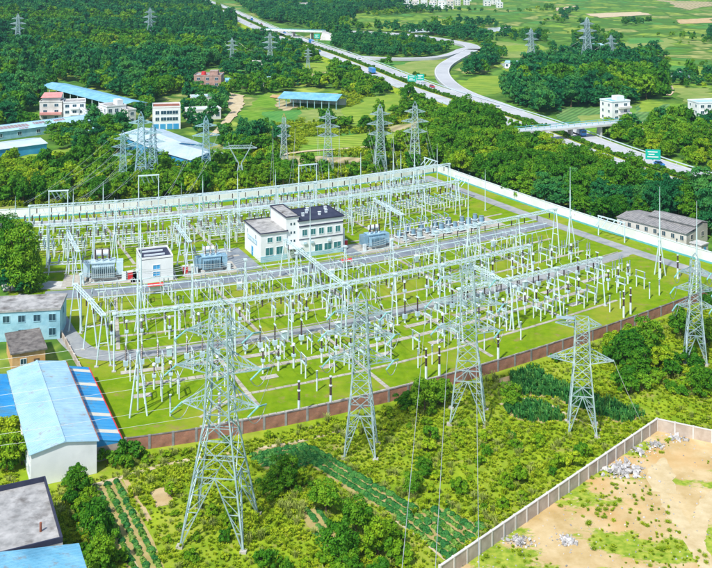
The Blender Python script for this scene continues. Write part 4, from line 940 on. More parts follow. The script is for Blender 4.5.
walls(t, 0, 0, 24.8, 15.8, 0, 5.4, 'wall_offwhite'); r = flat_roof(t, 0, 0, 24.8, 15.8, 5.4, 'roof_grey', .7, 'roof_dark')
link("chimney_pipe", MB().tube((22.6, 3.6, 5.5), (22.6, 3.6, 6.7), .16, 8).mesh("chimney_pipe", 'roof_rust'), r)
winrow(t, 'E', 24.8, 15.8, 4, 3.2, 1.2, 1.2); winrow(t, 'E', 24.8, 15.8, 4, 1.0, 1.2, 1.2)
t = bld("corrugated_shed", "shed with blue corrugated gable roof in front of the grey flat roof", "shed", UR_(22.2, 102.2, 21, Vang(22, 112)), Vang(22, 112), 21.0, 19)
walls(t, 0, 0, 21, 18.6, 0, 6.1, 'wall_offwhite'); gable_roof(t, 0, 0, 21, 18.6, 6.1, 1.5, 'roof_sky', 'y', .35, .8, 'wall_offwhite')
winrow(t, 'E', 21, 18.6, 4, 1.4, 1.4, 1.2)

# barrack behind the white wall
BP = span((617, 230.5), (686.5, 248.5))
t = bld("barrack", "long cream barrack with grey tiled stepped roof behind the white wall", "building", BP[0], BP[1], BP[2], 10.5, None, 5.0)
walls(t, 0, 0, 26.8, 10.5, 0, 3.9, 'wall_cream'); walls(t, 9, 4.5, 26.8, 10.5, 3.9, 5.2, 'wall_cream', "clerestory")
r = link("roof", MB().bar((0, 4.5, 4.75), (27, 4.5, 4.75), .2).mesh("ridge", 'roof_tile_grey'), t)
m1 = MB()
m1.quad((0.02, -.4, 3.95), (.88, -.4, 3.95), (.88, 4.5, 4.7), (.02, 4.5, 4.7)); m1.quad((.02, -.4, 3.85), (.88, -.4, 3.85), (.88, -.4, 3.95), (.02, -.4, 3.95)); m1.tube((.9, -.4, 3.97), (.9, 4.5, 4.72), .09, 6); me = m1.mesh("roof_tile_row", 'roof_tile_grey')
for k in range(30): link("roof_tile_row", me, r, (.9 * k, 0, 0))
m1 = MB(); m1.quad((.02, 4.0, 5.25), (.88, 4.0, 5.25), (.88, 7.4, 5.95), (.02, 7.4, 5.95)); m1.quad((.88, 10.9, 5.2), (.02, 10.9, 5.2), (.02, 7.4, 5.95), (.88, 7.4, 5.95)); m1.tube((.9, 4.0, 5.27), (.9, 7.4, 5.97), .09, 6); me = m1.mesh("roof_tile_row", 'roof_tile_grey')
for k in range(20): link("roof_tile_row", me, r, (9 + .9 * k, 0, 0))
m1 = MB(); m1.quad((0, 10.9, 4.0), (9, 10.9, 4.0), (9, 4.5, 4.7), (0, 4.5, 4.7)); link("roof_slope", m1.mesh("roof_slope", 'roof_tile_grey'), r)
winrow(t, 'S', 26.8, 10.5, 8, 1.9, 1.2, 1.2, 'glass_dark', 'wall_cream'); winrow(t, 'E', 26.8, 10.5, 2, 1.9, 1.2, 1.2, 'glass_dark', 'wall_cream'); t.scale = (BP[2] / 26.8, 1, 1)
t = bld("gate_hut", "small pale hut at the end of the grey tiled barrack", "hut", U(187.5, 174.5), Uang(190, 175), 3.2, 3.2)
walls(t, 0, 0, 3.2, 3.2, 0, 2.6, 'wall_cream'); flat_roof(t, 0, 0, 3.2, 3.2, 2.6, 'concrete', .15, 'concrete', .2); door(t, 'S', 3.2, 3.2, 1.6, .9, 2.0)

# village
def vhouse(name, label, p, q, W, H, wall, floors, nwin, roof=('flat', 'roof_grey'), group=None, rotfix=None, glass='glass_dark', dz=0.0):
    loc, rz, L = span(p, q)
    if rotfix is not None: rz = rotfix
    t = bld(name, label, "house", loc, rz, L, W, group, 3)
    if dz: t.location.z = dz
    walls(t, 0, 0, L, W, 0, H, wall)
    fh = H / floors
    for k in range(floors):
        if nwin:
            winrow(t, 'S', L, W, nwin, k * fh + fh * .3, min(1.7, L / nwin * .55), fh * .45, glass)
            winrow(t, 'E', L, W, 2, k * fh + fh * .3, 1.2, fh * .42, glass); winrow(t, 'W', L, W, 2, k * fh + fh * .3, 1.2, fh * .42, glass)
    if roof[0] == 'flat': flat_roof(t, 0, 0, L, W, H, roof[1], .5, wall, .15)
    else: gable_roof(t, 0, 0, L, W, H, roof[2] if len(roof) > 2 else 1.2, roof[1], 'x', .4, 1.2, wall)
    return t, L
t, L = vhouse("village_house", "pink and cream village house with pink penthouse roof below the wooded hill", (39.5, 121), (62, 120.5), 9, 8.6, 'wall_offwhite', 3, 2)
link("balcony", MB().box(.2, -1.4, 2.9, L - .2, 0, 4.0).mesh("balcony", 'wall_pink'), t); link("penthouse", MB().box(1, 1, 9.2, L - 1, 7.5, 10.8).mesh("penthouse", 'wall_offwhite'), t)
m_ = MB(); m_.quad((.4, .2, 10.7), (L - .4, .2, 10.7), (L - .8, 8.2, 12.2), (.8, 8.2, 12.2)); link("pink_roof", m_.mesh("pink_roof", 'wall_pink'), t)
t, L = vhouse("village_house", "white village house with glazed bays between pink house and low house", (63.5, 121.5), (85.5, 120.5), 10, 8.4, 'wall_white', 3, 3)
link("balcony", MB().box(3, -1.3, 2.8, L - 3, 0, 3.7).box(3, -1.3, 5.6, L - 3, 0, 6.5).mesh("balcony", 'wall_white'), t)
vhouse("village_house", "low white village house with square windows next to the glazed bay house", (85.8, 123.5), (105, 122), 9, 5.5, 'wall_white', 2, 3)
t, L = vhouse("village_house", "white village house with roof terrace under the end of the long blue roof", (107, 124), (126, 122), 10, 7.6, 'wall_white', 2, 3)
link("penthouse", MB().box(L - 3.4, 2, 7.7, L - .6, 7, 10.2).mesh("penthouse", 'wall_white'), t)
vhouse("village_house", "narrow white house wall squeezed beside the white block with ribbon windows", (128, 124), (136, 123), 8, 6, 'wall_offwhite', 2, 1)
loc, rz, L = span((152.5, 130), (180.5, 129)); t = bld("apartment_block", "white three-storey block with dark ribbon windows and blue ground floor", "building", loc, rz, L, 11)
walls(t, 0, 0, L, 11, 0, 9.6, 'wall_white'); r = flat_roof(t, 0, 0, L, 11, 9.6, 'roof_rust', .6, 'wall_white')
for z in (3.9, 6.8): winrow(t, 'S', L, 11, 1, z, 1.6, 1.5, a0=.6, a1=3.6); winrow(t, 'S', L, 11, 3, z, L * .19, 1.5, a0=3.6, a1=L - 1)
for x in (1.5, 4.5, 7.5, L - 2): link("shop_shutter", MB().box(x - 1.2, -.1, 0, x + 1.2, 0, 2.5).mesh("shop_shutter", 'wall_blue'), t)
winrow(t, 'E', L, 11, 2, 6.8, 1.6, 1.5); winrow(t, 'E', L, 11, 2, 3.9, 1.6, 1.5)
# long rusty white-roofed workshop and blue-walled workshop
def wshop(name, label, p, q, W, H, wall, roof, rise, win=0, patches=()):
    loc, rz, L = span(p, q); t = bld(name, label, "workshop", loc, rz, L, W, None, 2)
    walls(t, 0, 0, L, W, 0, H, wall); r = gable_roof(t, 0, 0, L, W, H, rise, roof, 'x', .4, 1.6, wall)
    if win: winrow(t, 'S', L, W, win, 1.2, 1.6, 1.3)
    for (x0, x1, k0, k1) in patches:
        m_ = MB(); y0, y1 = W / 2 * k0, W / 2 * k1
        m_.quad((L * x0, y0, H + rise * k0 + .1), (L * x1, y0, H + rise * k0 + .1), (L * x1, y1, H + rise * k1 + .1), (L * x0, y1, H + rise * k1 + .1)); link("rusty_sheet", m_.mesh("rusty_sheet", 'roof_rust'), r)
    return t
wshop("workshop", "long low workshop with dirty white roof and rusty patches in front of the village houses", (-50, 147), (100, 127), 14, 3.5, 'wall_lightblue', 'roof_pale', 1.4, 8, ((.30, .52, .3, .8), (.56, .64, .5, .85), (.70, .78, .55, .9), (.44, .5, .02, .2)))
wshop("workshop", "workshop with white roof and bright blue wall at the meadow below the rusty-roofed one", (-30, 163), (46.7, 152.5), 14, 3.6, 'wall_blue', 'roof_white', 1.0, 0)
wshop("workshop", "wide white-roofed workshop with blue walls in front of the white three-storey block", (119.6, 147), (157.5, 164), 19, 5.0, 'wall_blue', 'roof_white', 1.8, 0)
wshop("workshop", "smaller white-roofed workshop with blue wall beside the dirt lane", (158.6, 164.4), (190.8, 174), 15, 5.0, 'wall_blue', 'roof_white', 1.6, 0)
wshop("workshop", "small pale-roofed store among trees below the low white house", (88, 141), (100, 137), 8, 3.0, 'wall_offwhite', 'roof_pale', .8, 2)
# long bent blue roof on the hillside
lp = smooth([G(52, 92), G(80, 99), G(110, 107), G(134, 113)], 2); t = thing("canopy_roof", "long narrow bright blue canopy roof curving along the foot of the hill", "canopy", lp[0])
for p, q in zip(lp[:-1], lp[1:]):
    d = q - p; n_ = Vector((-d.y, d.x, 0)).normalized(); m_ = MB(); o = lp[0]
    A, B = p - o, q - o
    for s in (-1, 1):
        m_.quad(*[tuple(x) for x in ((A + n_ * 8 * s + Vector((0, 0, 4.2)), B + n_ * 8 * s + Vector((0, 0, 4.2)), B + Vector((0, 0, 5.6)), A + Vector((0, 0, 5.6)))[::-s])])
    link("roof_sheet", m_.mesh("roof_sheet", 'roof_sky'), t)
    m_ = MB()
    for s in (-1, 1): m_.bar(A + n_ * 7.4 * s, A + n_ * 7.4 * s + Vector((0, 0, 4.3)), .35)
    link("post", m_.mesh("post", 'steel'), t)
LINES.append((lp, 11))
t, L = vhouse("brick_house", "bare pink brick three-storey house with red water tank on the roof", (194, 93), (221, 93), 13, 9.4, 'brick_pale', 3, 3)
link("stair_head", MB().box(L * .55, 3, 9.5, L * .85, 9, 12).mesh("stair_head", 'brick_pale'), t); link("water_tank", MB().tube((L * .32, 4, 9.6), (L * .32, 4, 11.6), 1.5, 12, r2=1.2).mesh("water_tank", 'red_paint'), t)
link("porch", MB().box(L, 1, 3.2, L + 4, 8, 3.5).mesh("porch", 'concrete'), t)
vhouse("farm_house", "white farm house with long flat white roof beside the dirt lane", (188, 121), (221, 119), 8, 4.6, 'wall_offwhite', 1, 5, ('flat', 'roof_white'))
vhouse("farm_house", "small white farm house with square stair tower below the pink brick house", (192, 108), (214, 107), 8, 5.0, 'wall_offwhite', 2, 3, ('flat', 'roof_pale'))
loc, rz, L = span((279, 107), (336, 110)); t = bld("open_barn", "long open barn with bright blue gable roof on posts in the fields", "barn", loc, rz, L, 16)
gable_roof(t, 0, 0, L, 16, 4.6, 2.0, 'roof_sky', 'x', .6, 1.6)
for k in range(9):
    for y in (.3, 15.7): link("post", MB().box(L * k / 8 - .15, y - .15, 0, L * k / 8 + .15, y + .15, 4.6).mesh("post", 'steel_teal'), t)
link("back_wall", MB().box(0, 15.75, 0, L, 15.9, 3.2).mesh("back_wall", 'wall_offwhite'), t)
vhouse("farm_house", "white farm house with pale gable roof hidden in trees above the open barn", (253, 88), (276, 87), 9, 4.5, 'wall_offwhite', 1, 4, ('gable', 'roof_pale', 1.0))
vhouse("farm_house", "ruined white farm house in the wood below the far bridge", (245, 70), (263, 71), 9, 5, 'wall_offwhite', 2, 3)
vhouse("farm_house", "small blue-roofed hut beside the bright field near the brick house", (226, 85.5), (246, 85), 7, 3, 'wall_blue', 1, 3, ('gable', 'roof_sky', .8))
t, L = vhouse("villa", "white three-storey house with balconies beside the highway bridge", (612, 121.5), (630, 120), 9, 8.8, 'wall_white', 3, 2, ('flat', 'roof_sky'))
link("balcony", MB().box(L * .35, -1.5, 2.9, L, 0, 3.8).box(L * .35, -1.5, 5.8, L, 0, 6.7).mesh("balcony", 'wall_offwhite'), t); link("stair_head", MB().box(L * .5, 3, 8.9, L * .9, 7, 11).mesh("stair_head", 'wall_white'), t)
vhouse("villa", "white two-storey house with ribbon windows in the fields beyond the highway", (699, 122), (726, 121), 10, 8.5, 'wall_white', 3, 4, ('flat', 'roof_pale'))
for i, (x, y, w, h) in enumerate(((286, 13, 10, 7), (297, 10.5, 11, 9), (306, 8, 8, 7), (320, 4, 9, 7), (280, 4, 12, 6))):
    vhouse("hamlet_house", "white house of the hamlet beyond the bend of the highway", (x, y), (x + w, y), 12, h, 'wall_offwhite', 2, 3, ('flat', 'roof_grey'), "houses of the hamlet beyond the highway")
rr = random.Random(5)
for i in range(22):
    x = 404 + (i % 8) * 8.5 + rr.uniform(-1, 1); y = 1 + (i // 8) * 4.2 + rr.uniform(-.6, .6)
    vhouse("town_house", "small white house of the far cluster above the slip road fields", (x, y), (x + rr.uniform(5, 7), y), 11, rr.uniform(6, 11), rr.choice(('wall_offwhite', 'wall_white', 'wall_cream')), 3, 2, ('flat', rr.choice(('roof_grey', 'wall_pink', 'roof_pale'))), "houses of the far cluster")
for i, (x, y, w) in enumerate(((484, 6, 7), (492, 4.5, 9), (497, 8, 6))):
    vhouse("valley_house", "white house standing alone among the far green fields", (x, y), (x + w, y), 12, 7, 'wall_offwhite', 2, 2, ('flat', 'roof_pale'), "houses among the far fields")
for i, (p, q, lb) in enumerate((((594, 50), (604, 49.6), "white shed beside the tallest far pylon"), ((612, 62), (622, 62), "low pale shed below the shorter far pylon"), ((140, 20.5), (150, 21), "pale hut in a clearing on the wooded hill"), ((505, 68), (518, 68.5), "pale greenhouse by the pond beyond the slip road"))):
    vhouse("field_shed", lb, p, q, 9, 3.6, 'wall_white', 1, 3, ('gable', 'roof_pale', .9), dz=hill(*G(*p).xy) if i == 2 else 0)

# ------------------------------------------------------------------ lattice pylons
def interp(prof, z):
    for (z0, h0), (z1, h1) in zip(prof[:-1], prof[1:]):
        if z <= z1: return h0 + (h1 - h0) * (z - z0) / (z1 - z0)
    return prof[-1][1]
def pylon_kind(H, prof, arms, m='steel_pylon', lw=.21, bw=.09, peak=True, strings='hang', upper=None, sm='glass_teal'):
    P = []; C4 = ((-1, -1), (1, -1), (1, 1), (-1, 1))
    def leg_m(z): return upper if (upper and z > H * .5) else m
    for sx, sy in C4:
        mb = MB()
        for (z0, h0), (z1, h1) in zip(prof[:-1], prof[1:]): mb.bar((sx * h0, sy * h0, z0), (sx * h1, sy * h1, z1), lw, lw * .8)
        P.append(("leg", mb.mesh("leg", m)))
        P.append(("footing", MB().box(sx * prof[0][1] - .45, sy * prof[0][1] - .45, -.3, sx * prof[0][1] + .45, sy * prof[0][1] + .45, .35).mesh("footing", 'concrete_pad')))
    zs = [0, prof[1][0] * .55]; z = zs[-1]
    while z < H - .5:
        z = min(H, z + max(1.5, interp(prof, z) * 1.55)); zs.append(z)
    for k in range(4):
        (ax, ay), (bx, by) = C4[k], C4[(k + 1) % 4]; mb = MB()
        def A(z): h = interp(prof, z); return Vector((ax * h, ay * h, z))
        def B(z): h = interp(prof, z); return Vector((bx * h, by * h, z))
        z1 = zs[1]; mid = (A(z1) + B(z1)) / 2
        mb.bar(A(z1), B(z1), bw * 1.2); mb.bar(A(0), mid, bw * 1.25); mb.bar(B(0), mid, bw * 1.25)
        for f_ in (.25, .5, .75):
            mb.bar(A(z1 * f_), A(0).lerp(mid, f_), bw * .8); mb.bar(B(z1 * f_), B(0).lerp(mid, f_), bw * .8)
            mb.bar(A(z1 * f_), A(0).lerp(mid, f_ + .25), bw * .7); mb.bar(B(z1 * f_), B(0).lerp(mid, f_ + .25), bw * .7)
        for a, b in zip(zs[1:-1], zs[2:]):
            mb.bar(A(a), B(b), bw); mb.bar(B(a), A(b), bw); mb.bar(A(b), B(b), bw * .8)
            if b - a > 3:
                c = (A(a) + B(a) + A(b) + B(b)) / 4; mb.bar(A((a + b) / 2), c, bw * .7); mb.bar(B((a + b) / 2), c, bw * .7)
        P.append(("bracing", mb.mesh("bracing", upper if (upper and k % 2) else m)))
    for (z, lr, rr_, dz) in arms:
        for s, ln in ((-1, lr), (1, rr_)):
            if not ln: continue
            h = interp(prof, z); h2 = interp(prof, min(H, z + dz)); tip = Vector((s * ln, 0, z + .25)); mb = MB()
            cs = [Vector((s * h, -h, z)), Vector((s * h, h, z)), Vector((s * h2, -h2, min(H, z + dz))), Vector((s * h2, h2, min(H, z + dz)))]
            for c in cs: mb.bar(c, tip, bw * 1.3)
            n = max(2, int((ln - h) / 1.1)); pr = None
            for i in range(1, n):
                f_ = i / n; r4 = [c.lerp(tip, f_) for c in cs]
                mb.bar(r4[0], r4[1], bw * .8); mb.bar(r4[0], r4[2], bw * .8); mb.bar(r4[1], r4[3], bw * .8)
                q4 = [c.lerp(tip, (i - 1) / n) for c in cs]
                mb.bar(q4[0], r4[1], bw * .75); mb.bar(q4[2], r4[0], bw * .75); mb.bar(q4[3], r4[1], bw * .75)
            subs = []
            if strings == 'hang':
                subs = [("insulator_string", sheds(z - 1.6, z + .15, .16, 7, tip.x, 0, 6).mesh("insulator_string", sm))]
            elif strings == 'tension':
                for d in (Vector((-.55, -1, -.35)), Vector((.3, 1, -.3))):
                    d = d.normalized(); subs.append(("insulator_string", MB().tube(tip, tip + d * 2.3, .13, 7).mesh("insulator_string", sm)))
                e0 = tip + Vector((-.55, -1, -.35)).normalized() * 2.3; e1 = tip + Vector((.3, 1, -.3)).normalized() * 2.3
                subs.append(("jumper_loop", MB().path(sag(e0, e1, 1.6, 8), .05, 4).mesh("jumper_loop", 'wire')))
            P.append(("crossarm", mb.mesh("crossarm", m), subs))
    if peak:
        h = prof[-1][1]; mb = MB()
        for sx, sy in C4: mb.bar((sx * h, sy * h, H), (0, 0, H + 1.6), bw)
        P.append(("peak", mb.mesh("peak", upper or m)))
    return ("lattice_pylon", "pylon", P)
def pyl(kind, label, x, y, rz=0.0, group=None, scale=None):
    g = G(x, y); g.z = hill(g.x, g.y); o = spawn(kind, label, g, R(rz), group, scale); LINES.append(([g, g + Vector((.1, 0, 0))], 0.6)); return g
g1 = pyl(pylon_kind(30.5, [(0, 4.35), (16, 1.75), (30.5, 1.15)], [(17.2, 5.4, 5.4, 2.2), (22.3, 6.2, 5.8, 2.0), (27.2, 4.8, 4.6, 1.8)], lw=.24, bw=.10, strings='tension'),
    "tall wide-legged lattice pylon standing in the meadow near the vegetable plot", 220, 531, -7)
g2 = pyl(pylon_kind(24, [(0, 2.5), (12, 1.35), (24, .9)], [(14.5, 5.0, 5.2, 1.6), (18.6, 5.6, 5.4, 1.5), (22, 4.2, 4.0, 1.3)], strings='tension'),
    "slender lattice pylon with three arms standing at the brick wall before the vegetable rows", 361, 452, -5)
g3 = pyl(pylon_kind(25.5, [(0, 3.0), (13, 1.5), (25.5, .95)], [(15, 5.2, 5.4, 1.6), (19.5, 6.2, 6.0, 1.5), (23.5, 4.6, 4.6, 1.3)], strings='tension'),
    "lattice pylon in bushes at the brick wall with white wires running down from it", 468, 418, -8)
g4 = pyl(pylon_kind(18.6, [(0, 2.3), (11.5, 1.3), (18.6, 1.1)], [(11.6, 5.6, 5.2, 1.7), (17.4, 4.4, 3.2, 1.0)], peak=False, strings=None),
    "short lattice pylon with one broad pair of arms in the corn plot", 582, 430, -10)
t = link("platform", MB().box(-4.2, -.6, 18.52, -1.2, .6, 18.62).mesh("platform", 'steel_pylon'), [o for o in col.objects if o.name.startswith("lattice_pylon")][-1])
g5 = pyl(pylon_kind(19.5, [(0, 2.0), (10, 1.15), (19.5, .8)], [(10.5, 3.4, 3.4, 1.2), (13.8, 3.8, 3.8, 1.2), (17, 3.0, 3.0, 1.0)], strings='tension'),
    "slender lattice pylon with teal insulators at the corner of the brick wall", 695, 361, -12)
LIG = dict(lw=.2, bw=.1)
KT = pylon_kind(20, [(0, 1.9), (10, 1.1), (20, .7)], [(11.5, 4, 4, 1.2), (14.8, 4.6, 4.6, 1.2), (18, 3.6, 3.6, 1.0)], m='steel_teal', strings=None, **LIG)
KG = pylon_kind(21, [(0, 2.1), (11, 1.2), (21, .7)], [(12.5, 3.8, 3.8, 1.2), (15.8, 4.4, 4.4, 1.2), (19, 3.4, 3.4, 1.0)], strings=None, **LIG)
KO = pylon_kind(20, [(0, 1.8), (10, 1.0), (20, .6)], [(13, 2.6, 2.6, 1.0), (16.5, 2.6, 2.6, 1.0)], upper='steel_orange', strings=None, **LIG)
KF = pylon_kind(30, [(0, 3.4), (16, 1.7), (30, .9)], [(18, 5.5, 5.5, 1.8), (22.5, 6.8, 6.8, 1.8), (27, 5, 5, 1.5)], m='steel_pylon', strings=None, lw=.36, bw=.2)
back_pyl = []
for k, x, y, sc, rz, lb in ((KT, 123, 184, .85, 10, "thin teal lattice pylon before the white-roofed workshop, farthest of its three from the dirt lane"),
    (KT, 141, 184, 1.15, 5, "tall teal lattice pylon rising in front of the wide white workshop roof"), (KT, 153, 183, .95, -8, "teal lattice pylon standing close beside the tall teal one"),
    (KT, 206, 181, 1.05, 12, "teal lattice pylon before the smaller white-roofed workshop"), (KO, 284, 172, .98, 0, "lattice pylon with orange painted upper half behind the yard"),
    (KG, 328, 171, 1.0, 0, "grey lattice pylon beside the bare earth strip behind the yard"), (KG, 380, 173, 1.1, 8, "grey lattice pylon behind the yard before the low bright scrub"),
    (KG, 415, 171, 1.12, -6, "grey lattice pylon behind the yard close to the corner wood")):
    back_pyl.append(pyl(k, lb, x, y, rz, None, sc))
# delta-headed pylon
P = []
for s in (-1, 1):
    P.append(("leg", MB().bar((s * 1.6, -1.6, 0), (s * .5, -.4, 6.5), .26).bar((s * 1.6, 1.6, 0), (s * .5, .4, 6.5), .26).mesh("leg", 'steel_pylon')))
    P.append(("upper_arm", MB().bar((s * .5, -.4, 6.5), (s * 3.6, -.3, 12), .26).bar((s * .5, .4, 6.5), (s * 3.6, .3, 12), .26).bar((s * 1.2, 0, 6.9), (s * 3.4, 0, 12), .12).mesh("upper_arm", 'steel_pylon')))
    P.append(("horn", MB().bar((s * 3.6, 0, 12), (s * 4.2, 0, 14.2), .18).mesh("horn", 'steel_pylon')))
mb = MB().bar((-6.2, 0, 12), (6.2, 0, 12), .3).bar((-6.2, 0, 12.1), (-3.6, 0, 13), .16).bar((6.2, 0, 12.1), (3.6, 0, 13), .16).bar((-3.6, 0, 13), (3.6, 0, 13), .2)
for k in range(8): mb.bar((-3.6 + .9 * k, 0, 12), (-3.15 + .9 * k, 0, 13), .1).bar((-3.15 + .9 * k, 0, 13), (-2.7 + .9 * k, 0, 12), .1)
P.append(("crossarm", mb.mesh("crossarm", 'steel_pylon')))
mb = MB()
for z in (1.5, 3, 4.5):
    h0 = 1.6 - 1.1 * z / 6.5; h1 = 1.6 - 1.1 * (z + 1.5) / 6.5
    mb.bar((-h0, -h0, z), (h1, -h1, z + 1.5), .12).bar((h0, -h0, z), (-h1, -h1, z + 1.5), .12).bar((-h0, h0, z), (h1, h1, z + 1.5), .12).bar((h0, h0, z), (-h1, h1, z + 1.5), .12)
P.append(("bracing", mb.mesh("bracing", 'steel_pylon')))
pyl(("lattice_pylon", "pylon", P), "grey delta-headed pylon with wide flat crossarm behind the white wall", 240, 181, 5, None, .95)
far_pyl = [pyl(KF, lb, x, y, rz, None, sc) for x, y, sc, rz, lb in ((150, 42, .95, 15, "far pylon standing on the wooded hill above the village"), (232, 66, .62, 10, "far pylon in the wood above the bare brick house"),
    (270, 69, .78, 5, "far pylon in the wood under the grey highway bridge"), (308, 69, .45, 0, "small far pylon just beside the highway near the barn field"), (531, 68, .85, 20, "far pylon beside the dark pointed tree beyond the slip road"),
    (587, 67, 1.08, 12, "tallest far pylon rising from the wood above the white villa"), (611, 67, .7, 12, "shorter far pylon next to the tallest one in the valley"), (18, 52, .9, 10, "far pylon half hidden on the hill at the forest edge"))]

# overhead lines
def line3(p, q, s, label, group, r=.03, n=16): wire("power_line", sag(p, q, s, n), r, label, group)
for z, l in ((17.2, 5.4), (22.3, 6.0), (27.2, 4.7)):
    for s in (-1, 1):
        p = g1 + Vector((s * l, 0, z)); line3(p, (g1.x - 150 + s * l, g1.y - 32, z + 4), 4, "thin power line leaving the wide-legged meadow pylon over the warehouse", "lines of the meadow pylon", .018)
        line3(p, U(62 + s * 4 + z * .25, 169, 9), .8, "thin power line from the wide-legged meadow pylon into the yard", "lines of the meadow pylon into the yard")
for z, l in ((14.5, 5), (18.6, 5.5), (22, 4.1)):
    for s in (-1, 1): line3(g2 + Vector((s * l, 0, z)), U(88 + s * 4 + z * .2, 183, 10), .6, "thin power line from the slender wall pylon to the gantry", "lines of the slender wall pylon")
for z, l in ((15, 5.2), (19.5, 6), (23.5, 4.6)):
    for s in (-1, 1): line3(g3 + Vector((s * l, 0, z)), U(116 + s * 5 + z * .2, 168, 10), .6, "thin power line from the pylon in bushes to the gantry", "lines of the pylon in bushes")
for (x0, v0, z0, x1) in ((101, 168, 10.8, 395), (107, 168.5, 10.8, 431), (113, 168.5, 10.8, 480)):
    p = U(x0, v0, z0); e = Vector(((x1 - CX) / F * 78, 78, 26)); d = (e - p)
    line3(p, e + d * .3, 1.5, "pale power line crossing the meadow from the front gantry beside the bush pylon", "lines crossing the meadow", .036, 20)
line3(g4 + Vector((5.2, 0, 11.8)), G(640, 425) + Vector((0, 0, 1.0)), .3, "pale stay wire from the short pylon arm down to the corn", "stay wire of the short pylon", .045)
for i in range(len(back_pyl)):
    g = back_pyl[i]; u_ = (34, 42, 50, 74, 106, 122, 142, 156)[i]
    for s in (-1, 1):
        for z in (12, 16): line3(g + Vector((s * 4, 0, z)), U(u_ + s * 3 + z * .3, 266, 10.7), 1.0, "thin power line from a back pylon down to the gantry along the white wall", "lines entering at the back", .03, 10)
for a, b in ((6, 2), (4, 5), (2, 1), (6, 5), (5, 4)):
    if a < len(far_pyl) and b < len(far_pyl) and a != b:
        A, B = far_pyl[a], far_pyl[b]
        if abs((a, b) == (5, 4)) or (a, b) == (6, 5) or (a, b) == (2, 1):
            for s in (-1, 1): line3(A + Vector((s * 5, 0, 18)), B + Vector((s * 5, 0, 16)), 6, "very thin line strung between far valley pylons", "lines between far pylons", .025)

# ------------------------------------------------------------------ dirt lot with its concrete fence
lot = [G(447, 572), G(656, 424.5), G(712, 436), G(800, 452), G(800, 640), G(420, 640)]
sheet("dirt_lot", lot, 'lot', 0.06); EXCL.append(lot)
def fence(pts_px, label, step=2.6, h=2.0):
    pts = []
    for p, q in zip(pts_px[:-1], pts_px[1:]):
        a, b = G(*p), G(*q); n = max(1, round((b - a).length / step)); pts += [a.lerp(b, k / n) for k in range(n)]
    pts.append(G(*pts_px[-1])); panel_wall("concrete_fence", label, "fence", pts, "fence_panel", "fence_post", "fence_rail", h, ('fence_concrete', 'fence_post', 'fence_post'), .12)
fence([(440, 582), (657, 431)], "long grey concrete panel fence dividing dirt lot and meadow")
fence([(657, 431), (712, 443), (790, 459)], "short grey concrete panel fence at the top of the dirt lot by the bushes")
def rag_track(pts, w, z, m):
    """worn wheel track with crumbling edges"""
    fine = []
    for p, q in zip(pts[:-1], pts[1:]):
        k = max(1, int((q - p).length / .45)); fine += [p.lerp(q, i / k) for i in range(k)]
    mb = MB(); n_ = len(fine); t_ = [min(1, (i + .5) / 9) for i in range(n_)]
    a = [p.lerp(c, 1 - k * RQ.uniform(.72, 1.12)) for p, c, k in zip(offset_line(fine, w / 2), fine, t_)]; b = [p.lerp(c, 1 - k * RQ.uniform(.72, 1.12)) for p, c, k in zip(offset_line(fine, -w / 2), fine, t_)]
    for i in range(n_ - 1): mb.quad((*b[i].xy, z), (*b[i + 1].xy, z), (*a[i + 1].xy, z), (*a[i].xy, z))
    structure("wheel_track", mb.mesh("wheel_track", m))
tr = smooth([G(660, 488), G(673, 512), G(690, 535), G(702, 556), G(712, 580)], 2); rag_track(tr, 2.6, .072, 'rut')
tr = smooth([G(720, 486), G(706, 505), G(699, 525), G(695, 545)], 2); rag_track(tr, 2.4, .076, 'rut')
tr = smooth([G(664, 458), G(661, 470), G(661, 481), G(664, 494)], 2); rag_track(tr, 4.2, .080, 'rut')
rk = random.Random(9)
def rubble(label, x, y, n, spread, size):
    c = G(x, y); t = thing("rubble_heap", label, "rubble", (c.x, c.y, .06))
    ms = []
    for k in range(5):
        mb = MB(); m_ = bpy.data.meshes.new("chunk"); pts = []
        mb.box(-.5, -.4, -.3, .5, .4, .3); mb.v = [(a * rk.uniform(.6, 1.2), b * rk.uniform(.6, 1.2), c_ * rk.uniform(.5, 1.2)) for a, b, c_ in mb.v]; bpy.data.meshes.remove(m_); ms.append(mb.mesh("chunk", 'rubble'))
    for k in range(n):
        r_ = abs(rk.gauss(0, .5)) * spread; th = rk.uniform(0, 6.28); s = size * min(2.4, math.exp(rk.gauss(-.3, .55)))
        o = link("chunk", rk.choice(ms), t, (r_ * math.cos(th), r_ * math.sin(th) * .8, max(0, (spread - r_)) * .18 * rk.random() + s * .15), 0, s); o.rotation_euler = (rk.uniform(-.5, .5), rk.uniform(-.5, .5), th)
rubble("large heap of white rubble in the dirt lot beside the long fence", 622, 471, 287, 4.0, 0.40)
rubble("small heap of pale rubble in the grass of the dirt lot", 566, 541, 137, 1.9, 0.30)
rubble("scattered pale rubble under the long fence of the dirt lot", 520, 543, 150, 2.6, 0.30)
rubble("grey rubble at the fence corner of the dirt lot", 656, 446, 100, 2.2, 0.30)
rubble("grey rubble by the short top fence of the dirt lot", 677, 439, 87, 1.8, 0.30)
rubble("loose rubble between big heap and fence corner", 640, 453, 75, 2.2, 0.29)

